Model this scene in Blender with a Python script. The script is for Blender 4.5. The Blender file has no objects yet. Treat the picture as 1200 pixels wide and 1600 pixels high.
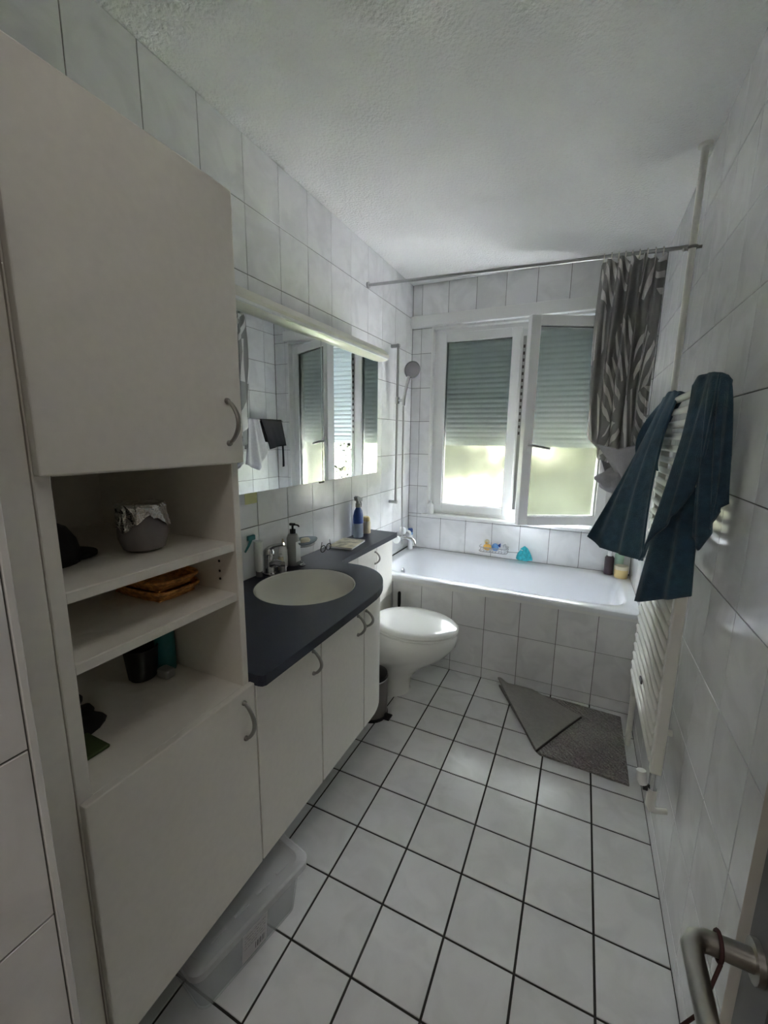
import bpy, bmesh, math, random
from mathutils import Vector, Matrix
random.seed(7)
sc = bpy.context.scene
C = sc.collection
PI = math.pi

# ------------------------------------------------------------------ camera
cam_d = bpy.data.cameras.new('camera')
cam = bpy.data.objects.new('camera', cam_d); C.objects.link(cam)
cam_d.sensor_fit = 'HORIZONTAL'; cam_d.sensor_width = 36.0
cam_d.lens = 36.0 * 652.68 / 1200.0
cam_d.clip_start = 0.01
cam.location = (1.2345, -2.3757, 1.45)
cam.rotation_euler = (1.3906, -0.0121, 0.4413)
sc.camera = cam

# ------------------------------------------------------------------ world, lights, exposure
world = bpy.data.worlds.new('sky'); sc.world = world
world.use_nodes = True
wb = world.node_tree.nodes['Background']
wb.inputs[0].default_value = (0.86, 0.93, 1.0, 1.0)
wb.inputs[1].default_value = 10.0

def light(name, kind, loc, rot, energy, color=(1, 1, 1), **kw):
    d = bpy.data.lights.new(name, kind); d.energy = energy; d.color = color
    for k, v in kw.items(): setattr(d, k, v)
    o = bpy.data.objects.new(name, d); C.objects.link(o)
    o.location = loc; o.rotation_euler = rot
    return o
sun = light('sun', 'SUN', (0, -5, 8), (math.radians(8), math.radians(38), 0), 440.0, (1.0, 0.97, 0.94), angle=0.02)
# sky portal on the window opening
portal = light('window_portal', 'AREA', (0.79, 0.93, 1.52), (math.radians(-90), 0, 0), 1.0, shape='RECTANGLE', size=1.30, size_y=1.36)
portal.data.cycles.is_portal = True
# added fill light in the unseen hall behind the open door
hall = light('hall_fill', 'AREA', (1.1, -3.5, 2.38), (0, 0, 0), 0.8, (1.0, 0.95, 0.88), shape='DISK', size=0.5)
# added fill light below the ceiling, out of view, without a fixture
room_fill = light('ceiling_fill', 'AREA', (1.2, -2.25, 2.53), (0, 0, 0), 0.19, (1.0, 0.95, 0.89), shape='DISK', size=0.36)

sc.view_settings.view_transform = 'Standard'
sc.view_settings.look = 'None'
sc.view_settings.exposure = 3.02
sc.view_settings.gamma = 1.0
sc.view_settings.use_curve_mapping = False
sc.cycles.use_denoising = True
sc.cycles.max_bounces = 16
sc.cycles.diffuse_bounces = 12
sc.cycles.glossy_bounces = 6
sc.cycles.transmission_bounces = 8
sc.cycles.sample_clamp_indirect = 6.0
sc.cycles.caustics_reflective = False

# ------------------------------------------------------------------ materials
M = {}
def nodes(name):
    m = bpy.data.materials.new(name); m.use_nodes = True
    nt = m.node_tree; b = nt.nodes['Principled BSDF']
    M[name] = m
    return m, nt, b
def N(nt, t, **kw):
    n = nt.nodes.new(t)
    for k, v in kw.items(): setattr(n, k, v)
    return n
def mat(name, col, rough=0.5, metal=0.0, spec=None, var=0.0, vscale=8.0, bump=0.0, bscale=200.0, coat=0.0, trans=0.0, ior=None, sheen=0.0, alpha=1.0, sss=0.0):
    m, nt, b = nodes(name)
    b.inputs['Base Color'].default_value = (*col, 1)
    b.inputs['Roughness'].default_value = rough
    b.inputs['Metallic'].default_value = metal
    if spec is not None: b.inputs['Specular IOR Level'].default_value = spec
    if ior: b.inputs['IOR'].default_value = ior
    b.inputs['Coat Weight'].default_value = coat
    b.inputs['Transmission Weight'].default_value = trans
    b.inputs['Sheen Weight'].default_value = sheen
    b.inputs['Alpha'].default_value = alpha
    tc = N(nt, 'ShaderNodeTexCoord')
    if var > 0:
        n = N(nt, 'ShaderNodeTexNoise'); n.inputs['Scale'].default_value = vscale; n.inputs['Detail'].default_value = 4
        r = N(nt, 'ShaderNodeMapRange'); r.inputs[1].default_value = 0.3; r.inputs[2].default_value = 0.7
        r.inputs[3].default_value = 1 - var; r.inputs[4].default_value = 1 + var
        x = N(nt, 'ShaderNodeMix', data_type='RGBA', blend_type='MULTIPLY'); x.inputs[0].default_value = 1
        x.inputs[6].default_value = (*col, 1)
        nt.links.new(tc.outputs['Object'], n.inputs['Vector']); nt.links.new(n.outputs[0], r.inputs[0])
        nt.links.new(r.outputs[0], x.inputs[7]); nt.links.new(x.outputs[2], b.inputs['Base Color'])
    if bump > 0:
        n = N(nt, 'ShaderNodeTexNoise'); n.inputs['Scale'].default_value = bscale; n.inputs['Detail'].default_value = 3
        bp = N(nt, 'ShaderNodeBump'); bp.inputs['Strength'].default_value = bump; bp.inputs['Distance'].default_value = 0.01
        nt.links.new(tc.outputs['Object'], n.inputs['Vector']); nt.links.new(n.outputs[0], bp.inputs['Height'])
        nt.links.new(bp.outputs[0], b.inputs['Normal'])
    return m

def tile_mat(name, col, vein, rough, vs):
    """glazed ceramic with faint cloudy veins, shifted for every single tile"""
    m, nt, b = nodes(name)
    tc = N(nt, 'ShaderNodeTexCoord'); oi = N(nt, 'ShaderNodeObjectInfo')
    sh = N(nt, 'ShaderNodeVectorMath', operation='MULTIPLY_ADD'); sh.inputs[1].default_value = (37, 53, 71)
    cb = N(nt, 'ShaderNodeCombineXYZ')
    for i in range(3): nt.links.new(oi.outputs['Random'], cb.inputs[i])
    nt.links.new(cb.outputs[0], sh.inputs[0]); nt.links.new(tc.outputs['Object'], sh.inputs[2])
    n = N(nt, 'ShaderNodeTexNoise'); n.inputs['Scale'].default_value = vs; n.inputs['Detail'].default_value = 5; n.inputs['Distortion'].default_value = 0.8
    nt.links.new(sh.outputs[0], n.inputs['Vector'])
    r = N(nt, 'ShaderNodeValToRGB')
    r.color_ramp.elements[0].position = 0.36; r.color_ramp.elements[0].color = (*vein, 1)
    r.color_ramp.elements[1].position = 0.58; r.color_ramp.elements[1].color = (*col, 1)
    nt.links.new(n.outputs[0], r.inputs[0])
    pm = N(nt, 'ShaderNodeMapRange'); pm.inputs[3].default_value = 0.965; pm.inputs[4].default_value = 1.03
    nt.links.new(oi.outputs['Random'], pm.inputs[0])
    x = N(nt, 'ShaderNodeMix', data_type='RGBA', blend_type='MULTIPLY'); x.inputs[0].default_value = 1
    nt.links.new(r.outputs[0], x.inputs[6]); nt.links.new(pm.outputs[0], x.inputs[7])
    nt.links.new(x.outputs[2], b.inputs['Base Color'])
    b.inputs['Roughness'].default_value = rough
    n2 = N(nt, 'ShaderNodeTexNoise'); n2.inputs['Scale'].default_value = 9
    nt.links.new(sh.outputs[0], n2.inputs['Vector'])
    bp = N(nt, 'ShaderNodeBump'); bp.inputs['Strength'].default_value = 0.02; bp.inputs['Distance'].default_value = 0.01
    nt.links.new(n2.outputs[0], bp.inputs['Height']); nt.links.new(bp.outputs[0], b.inputs['Normal'])
    return m
tile_mat('wall_tile', (0.83, 0.83, 0.84), (0.74, 0.74, 0.75), 0.16, 7)
tile_mat('floor_tile', (0.74, 0.74, 0.745), (0.67, 0.67, 0.672), 0.22, 9)
mat('wall_grout', (0.13, 0.127, 0.122), 0.9)
mat('floor_grout', (0.035, 0.033, 0.03), 0.9)
mat('plaster', (0.88, 0.88, 0.875), 0.95, bump=0.8, bscale=95)
mat('hall_wall', (0.75, 0.72, 0.66), 0.9)
mat('hall_floor', (0.30, 0.20, 0.12), 0.5)
mat('outer', (0.6, 0.6, 0.58), 0.9)
mat('laminate', (0.78, 0.755, 0.70), 0.42, var=0.02, vscale=60)
mat('laminate_edge', (0.70, 0.69, 0.65), 0.4)
mat('worktop', (0.014, 0.017, 0.034), 0.42, var=0.25, vscale=260)
mat('ceramic', (0.80, 0.80, 0.77), 0.12, coat=0.3)
mat('basin_ceramic', (0.72, 0.71, 0.66), 0.14, coat=0.3)
mat('tub_enamel', (0.82, 0.83, 0.86), 0.12, coat=0.2)
mat('pvc', (0.80, 0.80, 0.80), 0.30)
mat('paint_white', (0.80, 0.80, 0.79), 0.4)
mat('radiator_paint', (0.76, 0.75, 0.70), 0.3)
mat('cream_plastic', (0.76, 0.74, 0.66), 0.35)
mat('chrome', (0.62, 0.62, 0.63), 0.12, metal=1)
mat('steel', (0.42, 0.42, 0.42), 0.3, metal=1)
mat('brushed', (0.36, 0.35, 0.33), 0.38, metal=1)
mat('dark_metal', (0.09, 0.08, 0.075), 0.35, metal=0.7)
mat('grey_plastic', (0.16, 0.155, 0.165), 0.5)
mat('dark_rubber', (0.06, 0.058, 0.062), 0.75)
mat('black', (0.008, 0.008, 0.009), 0.6)
mat('black_gloss', (0.012, 0.012, 0.013), 0.25)
mat('mirror', (0.88, 0.90, 0.90), 0.005, metal=1)
mat('towel', (0.032, 0.075, 0.115), 0.95, sheen=0.12, bump=0.5, bscale=420, var=0.2, vscale=40)
mat('black_cloth', (0.010, 0.009, 0.013), 0.9)
mat('mat_grey', (0.27, 0.253, 0.243), 0.98, bump=1.0, bscale=330, var=0.35, vscale=160)
mat('mat_back', (0.30, 0.283, 0.268), 0.95, bump=0.25, bscale=500, var=0.06, vscale=60)
mat('flap_shade', (0.05, 0.045, 0.043), 0.9)  # shade under the mat flap's edge, put into a dark colour
mat('lining', (0.46, 0.45, 0.49), 0.7, var=0.06, vscale=60)
m, nt, b = nodes('shutter')
b.inputs['Base Color'].default_value = (0.56, 0.58, 0.58, 1); b.inputs['Roughness'].default_value = 0.5
tl = N(nt, 'ShaderNodeBsdfTranslucent'); tl.inputs[0].default_value = (0.50, 0.54, 0.55, 1)
mx = N(nt, 'ShaderNodeMixShader'); mx.inputs[0].default_value = 0.16
out = nt.nodes['Material Output']
nt.links.new(b.outputs[0], mx.inputs[1]); nt.links.new(tl.outputs[0], mx.inputs[2]); nt.links.new(mx.outputs[0], out.inputs[0])
mat('foil', (0.72, 0.72, 0.70), 0.22, metal=1, bump=0.9, bscale=60)
mat('jar_glass', (0.20, 0.18, 0.18), 0.15, coat=0.5)
mat('wicker', (0.62, 0.29, 0.08), 0.6, var=0.45, vscale=70, bump=0.6, bscale=150)
mat('teal', (0.02, 0.16, 0.17), 0.45)
mat('teal_bright', (0.03, 0.42, 0.50), 0.6, var=0.3, vscale=60)
mat('blue', (0.012, 0.05, 0.24), 0.35)
mat('blue_light', (0.16, 0.36, 0.70), 0.4)
mat('white_plastic', (0.80, 0.80, 0.80), 0.35)
mat('grey_bottle', (0.30, 0.31, 0.31), 0.3)
mat('yellow', (0.75, 0.45, 0.10), 0.5)
mat('cream', (0.62, 0.55, 0.40), 0.5)
mat('pale_yellow', (0.72, 0.70, 0.36), 0.8)
mat('jar_yellow', (0.62, 0.47, 0.20), 0.4)
mat('purple_brown', (0.045, 0.025, 0.035), 0.35)
mat('green_label', (0.36, 0.52, 0.42), 0.5)
mat('green_cloth', (0.06, 0.09, 0.03), 0.9)
mat('bin_steel', (0.22, 0.20, 0.19), 0.35, metal=0.85)
mat('door_paint', (0.46, 0.41, 0.36), 0.5)
mat('cord', (0.05, 0.018, 0.018), 0.8)
mat('paving', (0.58, 0.575, 0.59), 0.9, var=0.1, vscale=2)
mat('leaf', (0.026, 0.029, 0.014), 0.7, var=0.4, vscale=3)
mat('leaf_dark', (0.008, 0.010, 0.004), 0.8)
mat('lawn', (0.05, 0.065, 0.028), 0.95, var=0.3, vscale=3)
mat('seal', (0.10, 0.10, 0.10), 0.7)
mat('magazine', (0.60, 0.55, 0.42), 0.5, var=0.5, vscale=25)

# looped mat pile: wavy ridges
nt = M['mat_grey'].node_tree; b = nt.nodes['Principled BSDF']
tc = N(nt, 'ShaderNodeTexCoord'); wv = N(nt, 'ShaderNodeTexWave', wave_type='BANDS', bands_direction='DIAGONAL')
wv.inputs['Scale'].default_value = 26; wv.inputs['Distortion'].default_value = 7; wv.inputs['Detail'].default_value = 2; wv.inputs['Detail Scale'].default_value = 1.2
nt.links.new(tc.outputs['Object'], wv.inputs['Vector'])
bp = N(nt, 'ShaderNodeBump'); bp.inputs['Strength'].default_value = 1.0; bp.inputs['Distance'].default_value = 0.006
nt.links.new(wv.outputs[1], bp.inputs['Height']); nt.links.new(bp.outputs[0], b.inputs['Normal'])
# translucent storage box plastics
for nm, fac in (('box_plastic', 0.20), ('box_lid_plastic', 0.34)):
    m, nt, b = nodes(nm)
    b.inputs['Base Color'].default_value = (0.92, 0.93, 0.95, 1); b.inputs['Roughness'].default_value = 0.3
    out = nt.nodes['Material Output']
    tr = N(nt, 'ShaderNodeBsdfTransparent'); tr.inputs[0].default_value = (0.96, 0.965, 0.97, 1)
    mx = N(nt, 'ShaderNodeMixShader'); mx.inputs[0].default_value = fac
    nt.links.new(tr.outputs[0], mx.inputs[1]); nt.links.new(b.outputs[0], mx.inputs[2]); nt.links.new(mx.outputs[0], out.inputs[0])
# clear plastic / glass for small bottles
m, nt, b = nodes('clear_plastic')
b.inputs['Base Color'].default_value = (0.62, 0.70, 0.78, 1); b.inputs['Roughness'].default_value = 0.15
out = nt.nodes['Material Output']
tr = N(nt, 'ShaderNodeBsdfTransparent'); tr.inputs[0].default_value = (0.8, 0.84, 0.88, 1)
mx = N(nt, 'ShaderNodeMixShader'); mx.inputs[0].default_value = 0.45
nt.links.new(tr.outputs[0], mx.inputs[1]); nt.links.new(b.outputs[0], mx.inputs[2]); nt.links.new(mx.outputs[0], out.inputs[0])
# frosted window pane: close things show through, far things blur away
m, nt, b = nodes('frosted_glass')
out = nt.nodes['Material Output']
gl = N(nt, 'ShaderNodeBsdfGlass'); gl.inputs['Color'].default_value = (0.62, 0.625, 0.60, 1); gl.inputs['Roughness'].default_value = 0.18; gl.inputs['IOR'].default_value = 1.3
tl = N(nt, 'ShaderNodeBsdfTranslucent'); tl.inputs['Color'].default_value = (0.05, 0.052, 0.042, 1)
mx = N(nt, 'ShaderNodeMixShader'); mx.inputs[0].default_value = 0.25
nt.links.new(gl.outputs[0], mx.inputs[1]); nt.links.new(tl.outputs[0], mx.inputs[2]); nt.links.new(mx.outputs[0], out.inputs[0])

# grey shower curtain with pale palm fronds (pattern follows the cloth's own uv)
m, nt, b = nodes('curtain')
uv = N(nt, 'ShaderNodeUVMap'); uv.uv_map = 'UVMap'
mp = N(nt, 'ShaderNodeMapping'); mp.inputs['Scale'].default_value = (1, 1, 1)
nt.links.new(uv.outputs[0], mp.inputs[0])
vo = N(nt, 'ShaderNodeTexVoronoi', voronoi_dimensions='2D', feature='F1'); vo.inputs['Scale'].default_value = 3.4; vo.inputs['Randomness'].default_value = 0.9
nt.links.new(mp.outputs[0], vo.inputs['Vector'])
sp = N(nt, 'ShaderNodeSeparateXYZ'); nt.links.new(mp.outputs[0], sp.inputs[0])
scol = N(nt, 'ShaderNodeSeparateColor'); nt.links.new(vo.outputs['Color'], scol.inputs[0])
def MA(op, a, b_=None):
    n = N(nt, 'ShaderNodeMath', operation=op)
    for i, v in enumerate((a, b_)):
        if v is None: continue
        if isinstance(v, (int, float)): n.inputs[i].default_value = v
        else: nt.links.new(v, n.inputs[i])
    return n.outputs[0]
ang = MA('MULTIPLY', scol.outputs[0], 6.283)
pr = MA('ADD', MA('MULTIPLY', sp.outputs[0], MA('COSINE', ang)), MA('MULTIPLY', sp.outputs[1], MA('SINE', ang)))
st = MA('SINE', MA('MULTIPLY', pr, 95.0))
msk = MA('MULTIPLY', MA('GREATER_THAN', st, 0.3), MA('LESS_THAN', vo.outputs['Distance'], 0.52))
msk = MA('MULTIPLY', msk, MA('GREATER_THAN', scol.outputs[1], 0.12))
cm = N(nt, 'ShaderNodeMix', data_type='RGBA'); cm.inputs[6].default_value = (0.44, 0.43, 0.43, 1); cm.inputs[7].default_value = (0.95, 0.93, 0.92, 1)
nt.links.new(msk, cm.inputs[0]); nt.links.new(cm.outputs[2], b.inputs['Base Color'])
b.inputs['Roughness'].default_value = 0.5
tl = N(nt, 'ShaderNodeBsdfTranslucent'); nt.links.new(cm.outputs[2], tl.inputs[0])
mx = N(nt, 'ShaderNodeMixShader'); mx.inputs[0].default_value = 0.42
out = nt.nodes['Material Output']
nt.links.new(b.outputs[0], mx.inputs[1]); nt.links.new(tl.outputs[0], mx.inputs[2]); nt.links.new(mx.outputs[0], out.inputs[0])

# printed sticker on the storage box: lines of print and a bar code
m, nt, b = nodes('sticker')
tc = N(nt, 'ShaderNodeTexCoord'); sp = N(nt, 'ShaderNodeSeparateXYZ'); nt.links.new(tc.outputs['Generated'], sp.inputs[0])
u_, v_ = sp.outputs[1], sp.outputs[2]
bars = MA('MULTIPLY', MA('GREATER_THAN', MA('SINE', MA('ADD', MA('MULTIPLY', u_, 95.0), MA('SINE', MA('MULTIPLY', u_, 37.0)))), 0.0),
          MA('MULTIPLY', MA('MULTIPLY', MA('GREATER_THAN', v_, 0.10), MA('LESS_THAN', v_, 0.32)), MA('MULTIPLY', MA('GREATER_THAN', u_, 0.5), MA('LESS_THAN', u_, 0.93))))
nz = N(nt, 'ShaderNodeTexNoise'); nz.inputs['Scale'].default_value = 22; nt.links.new(tc.outputs['Generated'], nz.inputs['Vector'])
lines = MA('MULTIPLY', MA('GREATER_THAN', MA('SINE', MA('MULTIPLY', v_, 60.0)), 0.3), MA('MULTIPLY', MA('MULTIPLY', MA('GREATER_THAN', v_, 0.38), MA('LESS_THAN', v_, 0.9)), MA('GREATER_THAN', nz.outputs[0], 0.5)))
lines = MA('MULTIPLY', lines, MA('MULTIPLY', MA('GREATER_THAN', u_, 0.08), MA('LESS_THAN', u_, 0.92)))
k = MA('MAXIMUM', bars, MA('MULTIPLY', lines, 0.6))
cm = N(nt, 'ShaderNodeMix', data_type='RGBA'); cm.inputs[6].default_value = (0.55, 0.54, 0.55, 1); cm.inputs[7].default_value = (0.05, 0.05, 0.06, 1)
nt.links.new(k, cm.inputs[0]); nt.links.new(cm.outputs[2], b.inputs['Base Color'])

# ------------------------------------------------------------------ mesh helpers
def root_loc(p):
    while p.parent: p = p.parent
    return Vector(p.location)
def link(name, bm, material, parent=None, smooth=False, loc=None):
    me = bpy.data.meshes.new(name)
    bmesh.ops.recalc_face_normals(bm, faces=bm.faces)
    off = None
    if parent: off = root_loc(parent)
    elif loc is not None: off = Vector(loc)
    if off is not None: bmesh.ops.translate(bm, verts=bm.verts, vec=-off)
    bm.to_mesh(me); bm.free()
    if smooth:
        for f in me.polygons: f.use_smooth = True
        if smooth is not True:
            me.set_sharp_from_angle(angle=math.radians(smooth))
    mats = material if isinstance(material, (list, tuple)) else [material]
    for m_ in mats: me.materials.append(M[m_])
    o = bpy.data.objects.new(name, me); C.objects.link(o)
    if parent: o.parent = parent
    elif loc is not None: o.location = loc
    return o
def tag(o, label=None, cat=None, group=None, kind=None):
    if label: o['label'] = label
    if cat: o['category'] = cat
    if group: o['group'] = group
    if kind: o['kind'] = kind
    return o
def thing(name, label, cat, loc, group=None):
    o = bpy.data.objects.new(name, None); C.objects.link(o); o.empty_display_size = 0.05
    o.location = loc
    return tag(o, label, cat, group)
def struct(o): o['kind'] = 'structure'; return o

def bx(bm, x0, x1, y0, y1, z0, z1, bevel=0.0, seg=2):
    vs = [bm.verts.new((x, y, z)) for x in (x0, x1) for y in (y0, y1) for z in (z0, z1)]
    fs = [bm.faces.new([vs[i] for i in f]) for f in ((0, 1, 3, 2), (4, 6, 7, 5), (0, 4, 5, 1), (2, 3, 7, 6), (0, 2, 6, 4), (1, 5, 7, 3))]
    if bevel > 0:
        es = list({e for f in fs for e in f.edges})
        bmesh.ops.bevel(bm, geom=es, offset=bevel, segments=seg, affect='EDGES', profile=0.5)
    return bm
def box(name, x0, x1, y0, y1, z0, z1, material, parent=None, bevel=0.0015, seg=1):
    return link(name, bx(bmesh.new(), x0, x1, y0, y1, z0, z1, bevel, seg), material, parent)
def tube(bm, pts, r, n=10, caps=True, closed=False):
    pts = [Vector(p) for p in pts]; rings = []
    rr = r if isinstance(r, (list, tuple)) else [r] * len(pts)
    up = None
    for i, p in enumerate(pts):
        if closed: d = pts[(i + 1) % len(pts)] - pts[i - 1]
        elif i == 0: d = pts[1] - p
        elif i == len(pts) - 1: d = p - pts[i - 1]
        else: d = (pts[i + 1] - p).normalized() + (p - pts[i - 1]).normalized()
        d.normalize()
        if up is None:
            up = d.orthogonal().normalized()
        up = (up - d * up.dot(d))
        if up.length < 1e-6: up = d.orthogonal()
        up.normalize(); s = d.cross(up)
        rings.append([bm.verts.new(p + (up * math.cos(2 * PI * k / n) + s * math.sin(2 * PI * k / n)) * rr[i]) for k in range(n)])
    m_ = len(rings)
    for i in range(m_ if closed else m_ - 1):
        a, b_ = rings[i], rings[(i + 1) % m_]
        for k in range(n): bm.faces.new((a[k], a[(k + 1) % n], b_[(k + 1) % n], b_[k]))
    if caps and not closed:
        bm.faces.new(rings[0]); bm.faces.new(rings[-1])
    return bm
def lathe(bm, prof, c=(0, 0, 0), n=24, sx=1.0, sy=1.0, axis='Z', closed_ends=True):
    rings = []
    for r, z in prof:
        ring = []
        for k in range(n):
            a = 2 * PI * k / n
            v = Vector((r * sx * math.cos(a), r * sy * math.sin(a), z))
            if axis == 'X': v = Vector((v.z, v.x, v.y))
            elif axis == 'Y': v = Vector((v.x, v.z, v.y))
            ring.append(bm.verts.new(v + Vector(c)))
        rings.append(ring)
    for a, b_ in zip(rings, rings[1:]):
        for k in range(n): bm.faces.new((a[k], a[(k + 1) % n], b_[(k + 1) % n], b_[k]))
    if closed_ends:
        bm.faces.new(rings[0]); bm.faces.new(rings[-1])
    return bm
def prism(bm, poly, z0, z1, axis='Z'):
    """polygon (a, b) extruded along axis"""
    def P(a, b_, t):
        return (a, b_, t) if axis == 'Z' else ((a, t, b_) if axis == 'Y' else (t, a, b_))
    lo = [bm.verts.new(P(a, b_, z0)) for a, b_ in poly]; hi = [bm.verts.new(P(a, b_, z1)) for a, b_ in poly]
    bm.faces.new(lo); bm.faces.new(hi)
    n = len(poly)
    for i in range(n): bm.faces.new((lo[i], lo[(i + 1) % n], hi[(i + 1) % n], hi[i]))
    return bm
def lag(p0, p1, p2, v):
    return p0 * ((1 - v) * (1 - 2 * v)) + p1 * (4 * v * (1 - v)) + p2 * (v * (2 * v - 1))
def resample(pts, n):
    pts = [Vector(p) for p in pts]; L = [0]
    for a, b_ in zip(pts, pts[1:]): L.append(L[-1] + (b_ - a).length)
    out_ = []
    for i in range(n + 1):
        t = L[-1] * i / n; j = 0
        while j < len(pts) - 2 and t > L[j + 1]: j += 1
        s = (t - L[j]) / max(1e-9, L[j + 1] - L[j]); out_.append(pts[j].lerp(pts[j + 1], s))
    return out_
def sheet(bm, top, midc, bot, nu, nv, folds, amp, thick, phase=0.0, direction=None):
    """a hanging piece of cloth through three curves, with folds, closed to a real thickness"""
    T, Mi, B = resample(top, nu), resample(midc, nu), resample(bot, nu)
    g = [[lag(T[i], Mi[i], B[i], j / nv) for i in range(nu + 1)] for j in range(nv + 1)]
    nrm = [[None] * (nu + 1) for _ in range(nv + 1)]
    for j in range(nv + 1):
        for i in range(nu + 1):
            du = g[j][min(nu, i + 1)] - g[j][max(0, i - 1)]; dv = g[min(nv, j + 1)][i] - g[max(0, j - 1)][i]
            n_ = du.cross(dv)
            nrm[j][i] = n_.normalized() if n_.length > 1e-9 else Vector((-1, 0, 0))
    fr, bk = [], []
    for j in range(nv + 1):
        a = amp * (0.25 + 0.75 * j / nv); r1, r2 = [], []
        for i in range(nu + 1):
            u = i / nu
            d = a * (math.sin(2 * PI * folds * u + phase + 0.6 * math.sin(3 * j / nv)) + 0.25 * math.sin(2 * PI * folds * 1.9 * u + 1.7 * phase - 2.0 * j / nv))
            p = g[j][i] + nrm[j][i] * d
            r1.append(bm.verts.new(p + nrm[j][i] * thick / 2)); r2.append(bm.verts.new(p - nrm[j][i] * thick / 2))
        fr.append(r1); bk.append(r2)
    for j in range(nv):
        for i in range(nu):
            bm.faces.new((fr[j][i], fr[j][i + 1], fr[j + 1][i + 1], fr[j + 1][i]))
            bm.faces.new((bk[j][i], bk[j + 1][i], bk[j + 1][i + 1], bk[j][i + 1]))
    for j in range(nv):
        for i in (0, nu): bm.faces.new((fr[j][i], fr[j + 1][i], bk[j + 1][i], bk[j][i]))
    for i in range(nu):
        for j in (0, nv): bm.faces.new((fr[j][i], fr[j][i + 1], bk[j][i + 1], bk[j][i]))
    return bm

_tile_cache = {}
def tile_mesh(w, h, t, ch, name, material):
    key = (round(w, 4), round(h, 4), t, name)
    if key in _tile_cache: return _tile_cache[key]
    bm = bmesh.new(); a, b_ = w / 2, h / 2
    r0 = [bm.verts.new((x, y, 0)) for x, y in ((-a, -b_), (a, -b_), (a, b_), (-a, b_))]
    r1 = [bm.verts.new((x, y, t - ch)) for x, y in ((-a, -b_), (a, -b_), (a, b_), (-a, b_))]
    r2 = [bm.verts.new((x, y, t)) for x, y in ((-a + ch, -b_ + ch), (a - ch, -b_ + ch), (a - ch, b_ - ch), (-a + ch, b_ - ch))]
    for p, q in ((r0, r1), (r1, r2)):
        for i in range(4): bm.faces.new((p[i], p[(i + 1) % 4], q[(i + 1) % 4], q[i]))
    bm.faces.new(r2); bm.faces.new(r0[::-1])
    bmesh.ops.recalc_face_normals(bm, faces=bm.faces)
    me = bpy.data.meshes.new(name); bm.to_mesh(me); bm.free(); me.materials.append(M[material])
    _tile_cache[key] = me
    return me
ROT = {'F': (0, 0, 0), 'L': (PI / 2, 0, PI / 2), 'R': (PI / 2, 0, -PI / 2), 'B': (PI / 2, 0, 0)}
def cuts(lo, hi, start, pitch):
    k = math.ceil((lo - start) / pitch - 1e-6); out_ = [lo]
    while start + k * pitch < hi - 1e-6:
        v = start + k * pitch
        if v > lo + 0.004: out_.append(v)
        k += 1
    if out_[-1] > hi - 0.004: out_.pop()
    out_.append(hi)
    return out_
def tiles(parent, face, plane, us, vs, material, gap, t=0.004, name='tile', skip=None, ch=0.0007):
    for u0, u1 in zip(us, us[1:]):
        for v0, v1 in zip(vs, vs[1:]):
            cu, cv = (u0 + u1) / 2, (v0 + v1) / 2
            w, h = u1 - u0 - gap, v1 - v0 - gap
            if w < 0.006 or h < 0.006 or (skip and skip(u0, u1, v0, v1)): continue
            o = bpy.data.objects.new(name, tile_mesh(w, h, t, ch, name, material)); C.objects.link(o)
            o.parent = parent; o.rotation_euler = ROT[face]
            o.location = {'F': (cu, cv, plane - t), 'L': (plane - t, cu, cv), 'R': (plane + t, cu, cv), 'B': (cu, plane + t, cv)}[face]

# ------------------------------------------------------------------ the room
W, D, H = 1.5817, 0.72, 2.54           # width, back wall, ceiling
YF = -2.62                              # front wall with the door
XN = 0.65                               # face of the near wall stub beside the door
ROWS0, ROWP = 1.065, 0.2485
G = 0.0030

fl = struct(box('floor', -0.1, W + 0.1, YF - 0.1, D + 0.1, -0.12, -0.003, 'floor_grout', bevel=0))
tiles(fl, 'F', 0.0, cuts(0.0, W + 0.002, 0.188, 0.2), cuts(YF, 0.0025, -0.4, 0.2), 'floor_tile', 0.0066, name='floor_tile')
ce = struct(box('ceiling', -0.1, W + 0.1, YF - 0.1, D + 0.3, H, H + 0.1, 'plaster', bevel=0))

zrows = cuts(0.565, H, ROWS0, ROWP)
wl = struct(box('wall_left', -0.12, -0.003, YF - 0.1, D + 0.2, -0.1, H, 'wall_grout', bevel=0))
def skipL(u0, u1, v0, v1):
    return (u1 < -1.63 and v1 < 1.95) or (u1 < -2.14) or (v1 < 0.83 and u1 < 0.0)
tiles(wl, 'L', 0.0, cuts(YF, D - 0.002, -1.2185, 0.2022), zrows, 'wall_tile', G, name='wall_tile', skip=skipL)
wr = struct(box('wall_right', W + 0.003, W + 0.12, YF - 0.1, D + 0.2, -0.1, H, 'wall_grout', bevel=0))
tiles(wr, 'R', W, cuts(YF, D - 0.002, -1.02, 0.2), cuts(-0.001, H, ROWS0, ROWP), 'wall_tile', G, name='wall_tile',
      skip=lambda u0, u1, v0, v1: u0 > -0.01 and v1 < 0.566)
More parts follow.
